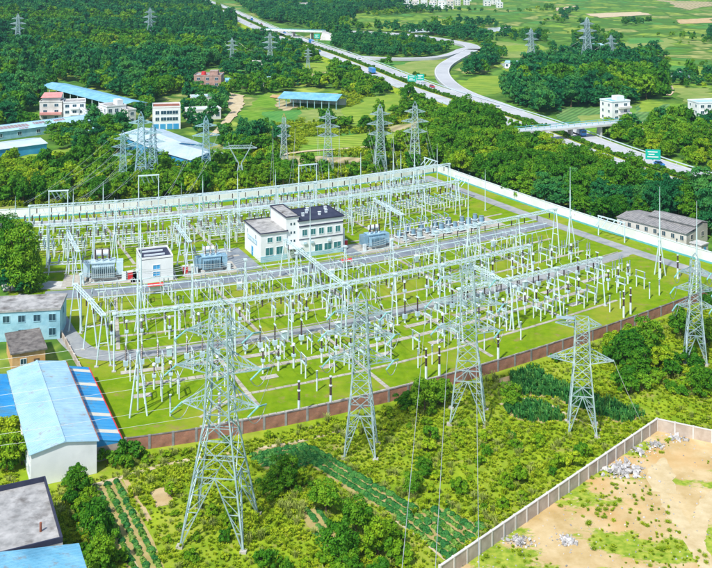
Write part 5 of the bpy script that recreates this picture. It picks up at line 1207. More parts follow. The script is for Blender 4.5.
# ------------------------------------------------------------------ garden plots and paths in the meadow
SOIL = [([(92, 487), (121, 479), (166, 572), (128, 572)], 'soil'), ([(123, 480), (128, 479), (152, 520), (147, 522)], 'dirt'), ([(246, 453), (304, 442), (330, 466), (264, 470)], 'soil'), ([(300, 446), (318, 450), (420, 508), (402, 522), (296, 458)], 'soil'),
        ([(396, 520), (440, 508), (486, 528), (450, 560), (438, 556)], 'soil'), ([(508, 378), (538, 371), (552, 384), (572, 391), (645, 417), (622, 425), (578, 409), (548, 398), (520, 396)], 'soil'), ([(503, 407), (530, 403), (556, 412), (566, 421), (540, 424), (510, 419)], 'soil'),
        ([(150, 492), (170, 484), (174, 504), (156, 508)], 'dirt'), ([(298, 512), (318, 508), (350, 556), (332, 560)], 'soil'), ([(496, 380), (510, 376), (524, 394), (516, 398)], 'dirt')]
for i, (pl, m) in enumerate(SOIL):
    w = ragged([G(*p) for p in pl], .025); sheet("garden_plot" if m == 'soil' else "bare_patch", w, m, .050 + .003 * i); EXCL.append(w)
for pp, w in (([(82, 490), (100, 484), (125, 477), (160, 466), (200, 458)], 1.0), ([(200, 458), (246, 451), (304, 441), (345, 430)], .8), ([(396, 521), (420, 538), (446, 560)], .7), ([(96, 488), (116, 530), (138, 572)], .6), ([(500, 405), (520, 398), (545, 402), (575, 420), (605, 432)], .6)):
    pts = smooth([G(*p) for p in pp], 2); ribbon("footpath", pts, w, .095, 'dirt_track')

# ------------------------------------------------------------------ signs and vehicles
def road_sign(x, y, w, h, z, label, board=True):
    g = G(x, y); t = thing("road_sign", label, "road sign", (g.x, g.y, 0), R(-12))
    link("post", MB().tube((0, 0.3, 0), (0, 0.3, z + h), .22, 8).mesh("post", 'steel'), t); b_ = link("panel", MB().box(-w / 2, -.1, z, w / 2, .1, z + h).mesh("panel", 'sign_green'), t)
    m_ = MB()
    for k, (a, c) in enumerate(((-.35, .3), (-.3, .1), (-.38, .36))): m_.box(a * w, -.13, z + h * (.72 - .25 * k), c * w, -.1, z + h * (.82 - .25 * k))
    link("lettering", m_.mesh("lettering", 'white_paint'), b_)
road_sign(653, 172, 5.2, 3.6, 4.5, "green direction sign on a post beside the highway near the barrack wood")
road_sign(412, 87, 5, 3.6, 3.2, "green direction sign where the slip road leaves the highway"); road_sign(420.5, 86, 4.4, 3.6, 3.4, "second green direction sign at the slip road fork")
road_sign(317, 42, 5, 4, 3, "green direction sign beside the far grey bridge")
def car_kind(m, truck=False):
    if truck:
        P = [("cab", MB().box(3.2, -1.15, .6, 5.0, 1.15, 2.9).mesh("cab", m)), ("windscreen", MB().box(5.0, -1.0, 1.7, 5.04, 1.0, 2.6).mesh("windscreen", 'glass_dark')), ("cargo_box", MB().box(-5, -1.25, .9, 3.0, 1.25, 3.6).mesh("cargo_box", 'car_white' if m != 'car_white' else 'car_blue')), ("chassis", MB().box(-4.8, -.9, .5, 4.9, .9, .9).mesh("chassis", 'rubber'))]
        ws = [(x, y) for x in (-4, -2.8, 4) for y in (-1, 1)]; r = .5
    else:
        b = MB(); pr = [(-2.2, .4), (-2.25, .95), (-1.0, 1.0), (1.0, .98), (2.15, .8), (2.2, .4)]
        for y in (-.85, .85): b.quad(*([(x, y, z) for x, z in pr] if y > 0 else [(x, y, z) for x, z in pr][::-1]))
        for (x0, z0), (x1, z1) in zip(pr, pr[1:] + pr[:1]): b.quad((x0, -.85, z0), (x0, .85, z0), (x1, .85, z1), (x1, -.85, z1))
        c = MB(); pr = [(-1.9, .97), (-1.4, 1.5), (.2, 1.5), (1.05, .98)]
        for y in (-.75, .75): c.quad(*([(x, y * (1 if z < 1.2 else .85), z) for x, z in pr] if y > 0 else [(x, y * (1 if z < 1.2 else .85), z) for x, z in pr][::-1]))
        for (x0, z0), (x1, z1) in zip(pr[:-1], pr[1:]):
            k0, k1 = (.75 * (1 if z < 1.2 else .85) for z in (z0, z1)); c.quad((x0, -k0, z0), (x1, -k1, z1), (x1, k1, z1), (x0, k0, z0))
        P = [("body", b.mesh("body", m)), ("glasshouse", c.mesh("glasshouse", 'glass_dark')), ("roof_panel", MB().box(-1.35, -.6, 1.5, .15, .6, 1.54).mesh("roof_panel", m))]
        ws = [(x, y) for x in (-1.4, 1.4) for y in (-.8, .8)]; r = .33
    for x, y in ws: P.append(("wheel", MB().tube((x, y - .12, r), (x, y + .12, r), r, 12).mesh("wheel", 'rubber')))
    return ("truck" if truck else "car", "truck" if truck else "car", P)
CK = [car_kind('car_white'), car_kind('car_blue'), car_kind('car_red'), car_kind('car_blue', True), car_kind('car_white', True)]
NM = ["white car driving", "blue car driving", "red car driving", "lorry with blue cab and white box driving", "lorry with white cab and blue box driving"]
def hpos(y): return min(range(len(hw) - 1), key=lambda i: abs(hw[i].y - y))
for i, (Y, lane, k, lb) in enumerate(((1120, 5, 3, "far up the highway above the grey bridge"), (1050, -6, 0, "down the highway above the grey bridge"), (930, 8, 1, "under the far bridge approach"), (700, 6, 0, "between the far bridge and the slip road"), (640, -7, 4, "along the yard side before the slip road"),
        (560, 7, 2, "past the green signs at the fork"), (480, 6, 0, "just past the slip road merge"), (352, 5.5, 1, "below the green sign near the barrack wood"), (470, -7, 0, "near the concrete bridge by the villa"), (820, 6, 4, "in front of the far bridge pylon"), (760, -6, 1, "on the yard side across from the barn"), (600, 5, 0, "close to the fork signs"), (410, 7, 3, "under the wood behind the villa"), (330, 8, 0, "opposite the end of the barrack wood"), (1000, 5, 2, "beneath the far grey bridge"))):
    j = hpos(Y); d = (hw[j + 1] - hw[j]).normalized(); p = hw[j] + Vector((-d.y, d.x, 0)) * lane; sgn = 1 if lane > 0 else -1
    spawn(CK[k], NM[k] + " " + lb, (p.x, p.y, HZ + .01), math.atan2(d.y * sgn, d.x * sgn))

# ------------------------------------------------------------------ plants
def leaves_mesh(name, C, N, size, tint, m, aspect=.62, droop=0.0):
    """one small folded leaf spray per point: C centres, N normals"""
    n = len(C); N = N / np.linalg.norm(N, axis=1, keepdims=True)
    a = NP.normal(size=(n, 3)); T = np.cross(N, a); T /= np.linalg.norm(T, axis=1, keepdims=True); B = np.cross(N, T)
    s = size * NP.uniform(.65, 1.3, (n, 1))
    V = np.empty((n, 4, 3)); V[:, 0] = C - T * s; V[:, 1] = C - B * s * aspect + N * s * .12; V[:, 2] = C + T * s - N * s * .25; V[:, 3] = C + B * s * aspect + N * s * .12
    me = bpy.data.meshes.new(name); me.vertices.add(n * 4); me.vertices.foreach_set("co", V.reshape(-1))
    me.loops.add(n * 4); me.loops.foreach_set("vertex_index", np.arange(n * 4, dtype=np.int32)); me.polygons.add(n)
    me.polygons.foreach_set("loop_start", np.arange(0, n * 4, 4, dtype=np.int32)); me.polygons.foreach_set("loop_total", np.full(n, 4, np.int32))
    at = me.attributes.new("tint", 'FLOAT', 'POINT'); at.data.foreach_set("value", np.repeat(tint, 4).astype(np.float32))
    me.materials.append(MATS[m]); me.update(calc_edges=True); me.validate(); return me
def crown_mesh(R_, z0, z1, nc, nl, leaf, m, shape='round', seed=0):
    global NP
    NP = np.random.default_rng(100 + seed)
    k = np.arange(nc) + .5; ph = np.arccos(1 - 1.45 * k / nc); th = math.pi * (1 + 5 ** .5) * k + NP.normal(0, .35, nc)
    zc, hz = (z0 + z1) / 2, (z1 - z0) / 2
    f = NP.uniform(.38, .98, nc); lobe = NP.normal(0, 1, 2); lobe /= np.linalg.norm(lobe); asp = (1.0, .84, 1.2, .95)[seed % 4]
    cc = np.stack([np.cos(th) * np.sin(ph) * R_ * f, np.sin(th) * np.sin(ph) * R_ * f, zc + np.cos(ph) * hz * (f + .05)], 1)
    if shape == 'cone':
        g = 1 - (cc[:, 2] - z0) / (z1 - z0); cc[:, :2] *= (.25 + .95 * g)[:, None]
    side = cc[:, :2] @ lobe / R_; cc[:, 2] += side * hz * .35; cc[:, :2] *= (1 + .22 * side)[:, None]; cc[:, 0] *= asp; cc[:, 1] /= asp
    rc = R_ * NP.uniform(.17, .43, nc); ct = NP.uniform(0, 1, nc)
    idx = NP.integers(0, nc, nl); d = NP.normal(size=(nl, 3)); d /= np.linalg.norm(d, axis=1, keepdims=True); d[:, 2] = np.where(d[:, 2] < -.35, -d[:, 2], d[:, 2])
    rr = rc[idx] * NP.uniform(.6, 1.0, nl) * np.where(NP.uniform(0, 1, nl) < .07, 1.35, 1.0)
    C = cc[idx] + d * rr[:, None] * np.array((1, 1, .8)); N = d + NP.normal(0, .45, (nl, 3)) + np.array((0, 0, .25))
    return leaves_mesh("crown", C, N, leaf, .55 * ct[idx] + .45 * NP.uniform(0, 1, nl), m)
def trunk_mesh(h, r, R_, seed):
    q = random.Random(seed); mb = MB(); top = Vector((q.uniform(-.3, .3), q.uniform(-.3, .3), h * .6)); mb.tube((0, 0, -.2), top, r, 7, r2=r * .6)
    for k in range(5):
        a = q.uniform(0, 6.28); s = top * q.uniform(.6, 1); mb.tube(s, (math.cos(a) * R_ * .55, math.sin(a) * R_ * .55, h * q.uniform(.65, .85)), r * .45, 5, r2=r * .15)
    return mb.mesh("trunk", 'bark')
SPEC = {}
def species(key, variants, R_, z0, z1, nc, nl, leaf, m, shape='round'):
    SPEC[key] = [(trunk_mesh(z1, R_ * .075, R_, s + len(key) % 7), crown_mesh(R_ * (.92 + .08 * s), z0, z1 * (.94 + .06 * s), nc, nl, leaf, m, shape, s * 13 + len(key))) for s in range(variants)]
species('mid', 3, 3.7, .3, 7.6, 40, 5000, .26, 'leaf_mid'); species('dark', 3, 3.5, .2, 8.4, 38, 4700, .26, 'leaf_dark')
species('lime', 3, 2.9, .5, 5.6, 34, 4000, .24, 'leaf_lime'); species('cone', 2, 2.2, 1.0, 9.5, 26, 1900, .36, 'leaf_dark', 'cone')
species('far_cone', 2, 2.4, .8, 11.0, 26, 800, .55, 'leaf_dark', 'cone'); species('far_mid', 3, 3.8, .4, 7.4, 24, 900, .58, 'leaf_mid'); species('far_dark', 3, 3.8, .4, 8.2, 24, 900, .58, 'leaf_dark'); species('far_lime', 2, 3.2, .7, 5.2, 20, 760, .52, 'leaf_lime')
species('bush', 3, 1.25, .05, 1.75, 16, 1500, .15, 'leaf_mid'); species('bushlime', 3, 1.15, .0, 1.5, 14, 1300, .15, 'leaf_lime'); species('big', 2, 6.8, -4.5, 14.5, 80, 19000, .31, 'leaf_mid')
def tuft_mesh(n, h, spread, m, seed, w=.07):
    q = np.random.default_rng(seed); V, Fc, T = [], [], []
    for k in range(n):
        a = q.uniform(0, 6.28); b = q.uniform(0, spread * .4); x, y = b * math.cos(a * 3.1), b * math.sin(a * 3.1); hh = h * q.uniform(.55, 1.1); o = spread * q.uniform(.3, 1)
        dx, dy = math.cos(a), math.sin(a); ww = w * q.uniform(.7, 1.4); px, py = -dy * ww, dx * ww; i = len(V)
        V += [(x - px, y - py, 0), (x + px, y + py, 0), (x + dx * o * .45 + px, y + dy * o * .45 + py, hh * .75), (x + dx * o * .45 - px, y + dy * o * .45 - py, hh * .75), (x + dx * o, y + dy * o, hh * .85)]
        Fc += [(i, i + 1, i + 2, i + 3), (i + 3, i + 2, i + 4)]; T += [q.uniform(0, 1)] * 5
    me = bpy.data.meshes.new("tuft"); me.from_pydata(V, [], Fc); me.attributes.new("tint", 'FLOAT', 'POINT').data.foreach_set("value", np.array(T, np.float32)); me.materials.append(MATS[m]); me.update(); return me

def scatter(name, P, S, IDX, protos, label=None, rot=True):
    """one mass of plants: points carrying instances of the plant objects given"""
    me = bpy.data.meshes.new(name); me.vertices.add(len(P)); me.vertices.foreach_set("co", np.asarray(P, np.float32).reshape(-1))
    S = np.asarray(S, np.float32); q_ = np.random.default_rng(len(P) + 5); k_ = q_.uniform(.82, 1.2, len(P)); S3 = np.stack([S * k_, S / k_, S * q_.uniform(.75, 1.35, len(P))], 1).astype(np.float32)
    me.attributes.new("psize", 'FLOAT_VECTOR', 'POINT').data.foreach_set("vector", S3.reshape(-1)); me.attributes.new("pidx", 'INT', 'POINT').data.foreach_set("value", np.asarray(IDX, np.int32))
    r = np.zeros((len(P), 3), np.float32); r[:, 2] = np.random.default_rng(len(P)).uniform(0, 6.28, len(P)) if rot else 0
    me.attributes.new("prot", 'FLOAT_VECTOR', 'POINT').data.foreach_set("vector", r.reshape(-1))
    o = tag(link(name, me), label, None, None, 'stuff')
    ng = bpy.data.node_groups.new(name, 'GeometryNodeTree'); ng.interface.new_socket("Geometry", in_out='INPUT', socket_type='NodeSocketGeometry'); ng.interface.new_socket("Geometry", in_out='OUTPUT', socket_type='NodeSocketGeometry')
    n = ng.nodes; l = ng.links; gi = n.new("NodeGroupInput"); go = n.new("NodeGroupOutput"); jn = n.new("GeometryNodeJoinGeometry")
    for ob in reversed(protos):
        oi = n.new("GeometryNodeObjectInfo"); oi.inputs["Object"].default_value = ob; oi.inputs["As Instance"].default_value = False; oi.transform_space = 'ORIGINAL'
        gt = n.new("GeometryNodeGeometryToInstance"); l.new(oi.outputs["Geometry"], gt.inputs[0]); l.new(gt.outputs[0], jn.inputs[0])
    ip = n.new("GeometryNodeInstanceOnPoints"); ip.inputs["Pick Instance"].default_value = True
    def attr(nm, ty):
        a = n.new("GeometryNodeInputNamedAttribute"); a.data_type = ty; a.inputs[0].default_value = nm; return a.outputs[0]
    l.new(gi.outputs[0], ip.inputs["Points"]); l.new(jn.outputs[0], ip.inputs["Instance"]); l.new(attr("pidx", 'INT'), ip.inputs["Instance Index"])
    l.new(attr("prot", 'FLOAT_VECTOR'), ip.inputs["Rotation"]); l.new(attr("psize", 'FLOAT_VECTOR'), ip.inputs["Scale"]); l.new(ip.outputs[0], go.inputs[0])
    md = o.modifiers.new("scatter", 'NODES'); md.node_group = ng; return o

RG = np.random.default_rng(21)
def vnoise(P, s, seed=0.0):
    x, y = P[:, 0] / s + seed, P[:, 1] / s - seed * 1.7
    return .5 + .25 * np.sin(x * 1.0 + 1.7 * np.sin(y * .7)) + .25 * np.sin(y * 1.3 + 1.3 * np.sin(x * .9 + 2))
def fill(poly_px, sp, jit=.42, keep=None, ns=None, thr=0.0, extra=()):
    W = [G(*p) for p in poly_px]; xs_ = [w.x for w in W]; ys_ = [w.y for w in W]
    gx, gy = np.meshgrid(np.arange(min(xs_), max(xs_), sp), np.arange(min(ys_), max(ys_), sp)); P = np.stack([gx.ravel(), gy.ravel()], 1)
    P += RG.uniform(-jit, jit, P.shape) * sp; P = P[inpoly(P, W)]
    for e in EXCL + list(extra):
        if len(P): P = P[~inpoly(P, e)]
    for pts, d in LINES:
        if len(P): P = P[~near_line(P, pts, d)]
    if ns: P = P[vnoise(P, ns) > thr]
    if keep is not None: P = P[RG.uniform(0, 1, len(P)) < keep]
    return P
# (outline in the picture, spacing, species weights, size range, density noise, where-label)
ZT = [
 ([(-60, -12), (195, -12), (212, 4), (240, 24), (224, 45), (228, 62), (195, 74), (190, 92), (152, 100), (140, 106), (128, 100), (62, 82), (50, 92), (38, 102), (-60, 106)], 6.3, (('dark', .60), ('mid', .32), ('lime', .08)), (.6, 1.55), None, "on the wooded hill above the village"),
 ([(-40, 102), (38, 100), (36, 112), (20, 113), (18, 128), (-40, 136)], 6, (('dark', .5), ('mid', .5)), (.8, 1.3), None, "by the village houses at the hill foot"),
 ([(20, 122), (40, 122), (38, 128), (20, 130)], 5.5, (('mid', 1),), (.6, .9), None, "by the village houses at the hill foot"),
 ([(52, 138), (100, 129), (118, 130), (132, 150), (128, 160), (60, 153)], 6, (('dark', .45), ('mid', .55)), (.7, 1.15), None, "between the workshops behind the yard"),
 ([(132, 106), (152, 102), (151, 124), (136, 120)], 6, (('dark', .6), ('mid', .4)), (.7, 1.1), None, "by the village houses at the hill foot"),
 ([(182, 96), (240, 92), (238, 122), (225, 136), (183, 132)], 6.5, (('dark', .6), ('mid', .4)), (.6, 1.05), None, "around the brick house and dirt lane"),
 ([(-40, 168), (60, 155), (120, 160), (190, 168), (240, 162), (300, 172), (292, 190), (200, 206), (-40, 226)], 4.6, (('lime', .62), ('mid', .38)), (.55, .95), None, "in scrub behind the white wall"),
 ([(290, 172), (360, 165), (430, 160), (434, 174), (300, 192)], 5.5, (('lime', .6), ('mid', .4)), (.5, .8), 14, "in scrub behind the white wall"),
 ([(217, 134), (262, 122), (310, 126), (300, 142), (250, 156), (226, 162)], 6, (('dark', .5), ('mid', .5)), (.6, 1.0), 25, "in rough ground before the fields"),
 ([(320, 120), (420, 98), (470, 113), (440, 150), (400, 162), (330, 148)], 7.0, (('mid', .5), ('lime', .5)), (.5, .95), 18, "in rough ground before the fields"),
 ([(436, 158), (424, 140), (470, 113), (520, 126), (600, 162), (712, 206), (800, 240), (800, 320), (712, 274), (620, 242), (540, 214), (450, 182), (436, 172)], 5.4, (('mid', .62), ('dark', .22), ('lime', .16)), (.75, 1.35), None, "in the wood below the highway"),
 ([(498, 88), (505, 76), (520, 64), (545, 62), (560, 60), (640, 64), (664, 76), (668, 100), (634, 104), (610, 106), (556, 110), (545, 128), (510, 108)], 6.0, (('dark', .6), ('mid', .4)), (.85, 1.5), None, "in the wood behind the white villa"),
 ([(560, 142), (612, 134), (640, 128), (712, 128), (790, 140), (790, 210), (712, 186), (640, 162)], 5.6, (('mid', .55), ('lime', .35), ('dark', .1)), (.6, 1.15), None, "between the highway and the bridge lane"),
 ([(684, 108), (712, 122), (712, 126), (640, 124), (684, 120)], 6, (('mid', .6), ('lime', .4)), (.6, .9), None, "between the highway and the bridge lane"),
 ([(335, 36), (400, 40), (450, 47), (452, 53), (420, 58), (345, 57), (325, 48)], 7, (('dark', .8), ('mid', .2)), (.6, 1.0), None, "inside the slip road loop"),
 ([(345, 60), (440, 63), (437, 76), (432, 88), (380, 70)], 6.5, (('lime', .6), ('mid', .4)), (.4, .75), 20, "on the slip road verge"),
 ([(462, 60), (498, 48), (502, 62), (484, 76), (458, 82), (450, 72)], 7, (('dark', .7), ('mid', .3)), (.8, 1.3), None, "beside the slip road"),
 ([(340, 27), (400, 30), (470, 36), (505, 46), (482, 47), (440, 37), (360, 30)], 8, (('dark', .85), ('mid', .15)), (.8, 1.3), None, "beside the slip road"),
 ([(205, 34), (262, 38), (345, 70), (434, 103), (420, 108), (370, 100), (345, 92), (300, 88), (290, 72), (230, 62)], 6.3, (('mid', .5), ('dark', .42), ('lime', .08)), (.65, 1.15), None, "along the yard side of the highway"),
 ([(222, 62), (290, 70), (302, 90), (260, 97), (226, 92)], 6.5, (('mid', .5), ('dark', .5)), (.65, 1.15), None, "around the brick house and dirt lane"),
 ([(222, -8), (408, -8), (404, 8), (345, 15), (350, 44), (330, 36), (260, 20)], 7.5, (('dark', .85), ('mid', .15)), (.8, 1.4), None, "beyond the highway under the hills"),
 ([(348, 14), (408, 8), (560, 10), (712, -4), (712, 104), (670, 100), (660, 74), (560, 58), (505, 44), (400, 30), (345, 28)], 8.5, (('dark', .55), ('mid', .35), ('lime', .1)), (.6, 1.15), 30, "in the hedgerows of the far valley"),
 ([(345, 10), (560, 4), (712, -6), (712, 110), (660, 74), (560, 58), (505, 44), (400, 30)], 15, (('dark', .3), ('mid', .4), ('lime', .3)), (.3, .75), None, "dotted over the far valley fields"),
 ([(480, 98), (540, 124), (535, 128), (478, 107)], 5, (('mid', .6), ('lime', .4)), (.4, .7), None, "on the slip road verge"),
]
ALL = []
for poly, sp, sw, sr, ns, where in ZT:
    P = fill(poly, sp, ns=ns, thr=.55 if ns == 30 else .42)
    # kinds grow in stands, not evenly mixed
    od = sorted(range(len(sw)), key=lambda q: ('dark', 'mid', 'lime').index(sw[q][0])); f_ = .65 * vnoise(P, 42.0, 1.3) + .35 * RG.uniform(0, 1, len(P)); rk_ = np.argsort(np.argsort(f_)) / max(1, len(P))
    cum = np.cumsum([sw[q][1] for q in od]) / sum(w for _, w in sw); ks = [od[min(len(od) - 1, int(np.searchsorted(cum, r_)))] for r_ in rk_]
    cn = vnoise(P, 70.0, 4.1) if len(P) else []
    for (x, y), k, c_ in zip(P, ks, cn): ALL.append([x, y, 'cone' if (sw[k][0] == 'dark' and c_ > .66 and y > 560 and 'hill' in where) else sw[k][0], RG.uniform(*sr), where])
print("TREES", len(ALL))
MARKS = [(U(190, 195), "the barrack"), (U(184, 300), "the wall corner"), (G(620, 121), "the villa"), (G(570, 128), "the concrete bridge"), (G(653, 172), "the green sign"), (G(205, 93), "the brick house"), (G(310, 108), "the open barn"), (G(240, 181), "the delta-headed pylon"), (G(284, 172), "the orange pylon"), (G(140, 160), "the white workshop"), (G(20, 160), "the blue-walled workshop"),
         (G(95, 123), "the village"), (G(380, 173), "the grey pylons"), (G(445, 75), "the slip road"), (G(416, 86), "the fork signs"), (G(294, 32), "the far bridge"), (G(220, 531), "the wide-legged pylon"), (G(361, 452), "the wall pylon"), (G(468, 418), "the bush pylon"), (G(582, 430), "the short pylon"), (G(695, 361), "the slender pylon"), (G(420, 535), "the cabbage plot"), (G(120, 520), "the vegetable plot"), (G(350, 480), "the long vegetable strip"), (G(600, 470), "the long fence"), (G(440, 575), "the low fence end"),
         (U(160, 300), "the back wall gantry"), (U(170, 250), "the low portal"), (G(500, 160), "the deep wood"), (G(560, 165), "the wood edge"), (G(700, 225), "the wood end"), (G(475, 130), "the highway bend"), (G(270, 69), "the bridge pylon")]
def mark(x, y): return min(MARKS, key=lambda m: (m[0].x - x) ** 2 + (m[0].y - y) ** 2)[1]
def sizeword(s, a, b): return "small " if s < a else ("large " if s > b else "")
DESC = {'mid': "bushy mid-green tree ", 'dark': "dark blue-green tree ", 'lime': "bright yellow-green tree ", 'cone': "dark pointed conifer "}
def tree(key, var, loc, s, label, group=None):
    k_ = RG.uniform(.82, 1.18); t = thing("tree" if not key.startswith('bush') else "bush", label, "tree" if not key.startswith('bush') else "bush", loc, RG.uniform(0, 6.28), group, (s * k_, s / k_, s * RG.uniform(.8, 1.3)))
    tr_, cr = SPEC[key][var]; link("trunk", tr_, t); return link("crown", cr, t)
# the trees that show largest stand as single trees
ALL.sort(key=lambda a: -a[3] / a[1]); NEAR, FARL = ALL[:300], ALL[300:]
protos = {}
for x, y, k, s, where in NEAR:
    v = int(RG.integers(0, 3)); c = tree(k, v, (x, y, hill(x, y) - .1), s, sizeword(s, .85, 1.12) + DESC[k] + where + ", towards " + mark(x, y), k + " trees " + where); protos.setdefault((k, v), c)
# specimen trees
bt = tree('big', 0, tuple(G(21, 287)), 1.0, "huge round dark green tree beside the blue house and back lawn")
tree('big', 1, tuple(G(4, 282)), .85, "big round tree behind the pale blue house, partly hidden by the huge one")
for x, y, k, s, lb in ((36, 291, 'mid', .6, "small leafy tree at the foot of the huge round tree by the lawn"), (10, 293, 'dark', .7, "dark tree under the huge round tree behind the pale blue house"), (24, 294, 'dark', .55, "low dark tree before the huge round tree trunk"), (376, 164, 'mid', .85, "round dark tree alone behind the long white wall near grey pylon"), (537, 67, 'cone', 1.1, "dark pointed conifer beside a far pylon beyond the slip road"), (628, 366, 'mid', .95, "round spreading tree at the brick wall behind the short pylon"), (648, 357, 'mid', .85, "leafy tree at the brick wall between short and slender pylons"), (664, 372, 'lime', .8, "yellow-green tree below the brick wall near the slender pylon"),
    (640, 378, 'mid', .7, "low bushy tree in front of the spreading wall tree"), (610, 352, 'lime', .6, "small yellow-green tree against the brick wall by the short pylon arm"), (680, 338, 'mid', .75, "dark tree against the brick wall just before the slender pylon"), (706, 345, 'mid', .8, "leafy tree at the brick wall beyond the slender pylon"), (700, 395, 'mid', .7, "bushy tree above the short fence of the dirt lot"),
    (425, 412, 'mid', .62, "dark bush-like tree at the brick wall beside the bush pylon"), (408, 410, 'mid', .5, "small dark tree at the brick wall near striped arresters"), (512, 408, 'mid', .5, "small tree at the brick wall by the corn plot"), (440, 405, 'mid', .55, "small leafy tree under the bush pylon arms"),
    (98, 548, 'mid', .62, "round leafy tree beside the vegetable plot and grey flat roof"), (84, 520, 'lime', .55, "yellow-green tree by the black parapet of the flat roof"), (100, 572, 'mid', .6, "leafy tree next to the blue corrugated roof"), (76, 497, 'mid', .5, "small dark tree behind the flat-roofed building"),
    (12, 448, 'lime', .85, "bright tree between blue shed and warehouse windows"), (6, 470, 'lime', .8, "bright tree at the warehouse wall by the flat roof"), (22, 465, 'mid', .5, "small tree at the warehouse corner"),
    (326, 514, 'mid', .62, "dark tree in the thicket between the vegetable rows"), (356, 536, 'mid', .6, "leafy tree in the thicket by the vegetable strip"), (300, 486, 'lime', .55, "bright tree at the top of the meadow thicket"), (286, 490, 'mid', .62, "dark leafy tree beside the wide-legged pylon"), (378, 556, 'lime', .62, "bright tree at the low end of the thicket"), (340, 562, 'mid', .7, "dark tree deep in the meadow thicket"),
    (392, 544, 'lime', .5, "bright tree beside the cabbage plot"), (412, 496, 'mid', .38, "small dark tree in the open meadow"), (272, 500, 'mid', .5, "small dark tree under the wide-legged pylon"), (424, 478, 'mid', .36, "little round tree in the middle of the rough meadow")):
    tree(k, int(RG.integers(0, 2)), tuple(G(x, y)), s, lb)
# everything farther reads as one wood
fp, order = [], {}
hide = []
for k in ('far_mid', 'far_dark', 'far_lime', 'far_cone'):
    for v, (tr_, cr) in enumerate(SPEC[k]): order[(k, v)] = None
# three stand-alone far trees of each kind carry the crowns that the wood repeats
picked = {k: 0 for k in ('mid', 'dark', 'lime', 'cone')}; rest = []
for a in FARL:
    k = a[2]
    if picked[k] < len(SPEC['far_' + k]) and a[1] > 420:
        v = picked[k]; picked[k] += 1; g = tree('far_' + k, v, (a[0], a[1], hill(a[0], a[1]) - .1), a[3], DESC[k] + "far off " + a[4], k + " trees far off " + a[4]); order[('far_' + k, v)] = g
    else: rest.append(a)
keys = [k for k in order if order[k] is not None]; ki = {k: i for i, k in enumerate(keys)}
pos = np.array([(a[0], a[1], hill(a[0], a[1]) - .1) for a in rest]); siz = np.array([a[3] for a in rest])
idx = []
for a in rest:
    c = [ki[k] for k in keys if k[0] == 'far_' + a[2]]; idx.append(c[int(RG.integers(0, len(c)))])
scatter("woodland", pos, siz, idx, [order[k] for k in keys], "woods and hedgerow trees covering hill, highway verges and valley")

# bushes of the meadow
BZ = [([(56, 474), (130, 458), (136, 468), (70, 486)], 2.2, (('bush', .7), ('bushlime', .3)), (.8, 1.5), None, "in the strip by the warehouse"),
 ([(130, 458), (350, 416), (420, 392), (420, 402), (350, 430), (240, 446), (140, 466)], 3.0, (('bush', .5), ('bushlime', .5)), (.6, 1.2), 5, "along the foot of the brick wall"),
 ([(258, 482), (296, 474), (330, 494), (400, 540), (420, 566), (430, 590), (240, 590), (262, 520)], 3.0, (('bush', .5), ('bushlime', .5)), (.7, 1.5), 6, "in the meadow thicket"),
 ([(160, 470), (250, 458), (262, 500), (250, 585), (190, 585), (150, 520)], 4.2, (('bushlime', .7), ('bush', .3)), (.5, 1.1), 8, "in the pylon meadow"),
 ([(330, 436), (420, 404), (500, 400), (512, 430), (620, 432), (560, 480), (480, 530), (430, 508), (330, 462)], 4.2, (('bushlime', .8), ('bush', .2)), (.5, 1.2), 9, "in the open meadow"),
 ([(600, 350), (712, 300), (760, 290), (760, 430), (712, 420), (650, 410), (610, 385)], 3.1, (('bush', .55), ('bushlime', .45)), (.7, 1.7), 12, "in scrub below the brick wall"),
 ([(60, 486), (90, 486), (130, 572), (90, 590), (76, 530)], 2.6, (('bush', .8), ('bushlime', .2)), (.8, 1.6), None, "beside the flat-roofed building"),
 ([(-20, 420), (30, 440), (34, 474), (-20, 478)], 2.6, (('bushlime', .7), ('bush', .3)), (.9, 1.6), None, "left of the warehouse windows"),
 ([(500, 352), (560, 338), (600, 326), (600, 345), (560, 368), (500, 376)], 3.0, (('bush', .8), ('bushlime', .2)), (.7, 1.3), None, "between brick wall and corn plot")]
BUSH = []
for poly, sp, sw, sr, ns, where in BZ:
    P = fill(poly, sp, ns=ns, thr=.45); ks = RG.choice(len(sw), len(P), p=[w for _, w in sw])
    for (x, y), k in zip(P, ks): BUSH.append([x, y, sw[k][0], RG.uniform(*sr), where])
BUSH.sort(key=lambda a: -a[3] / a[1]); print("BUSHES", len(BUSH))
bp = {}
for x, y, k, s, where in BUSH[:300]:
    v = int(RG.integers(0, 3)); c = tree(k, v, (x, y, 0), s, sizeword(s, .85, 1.25) + ("leafy green bush " if k == 'bush' else "bright yellow-green bush ") + where + ", towards " + mark(x, y), k + " plants " + where); bp.setdefault((k, v), c)
bk = list(bp); rest = BUSH[300:]
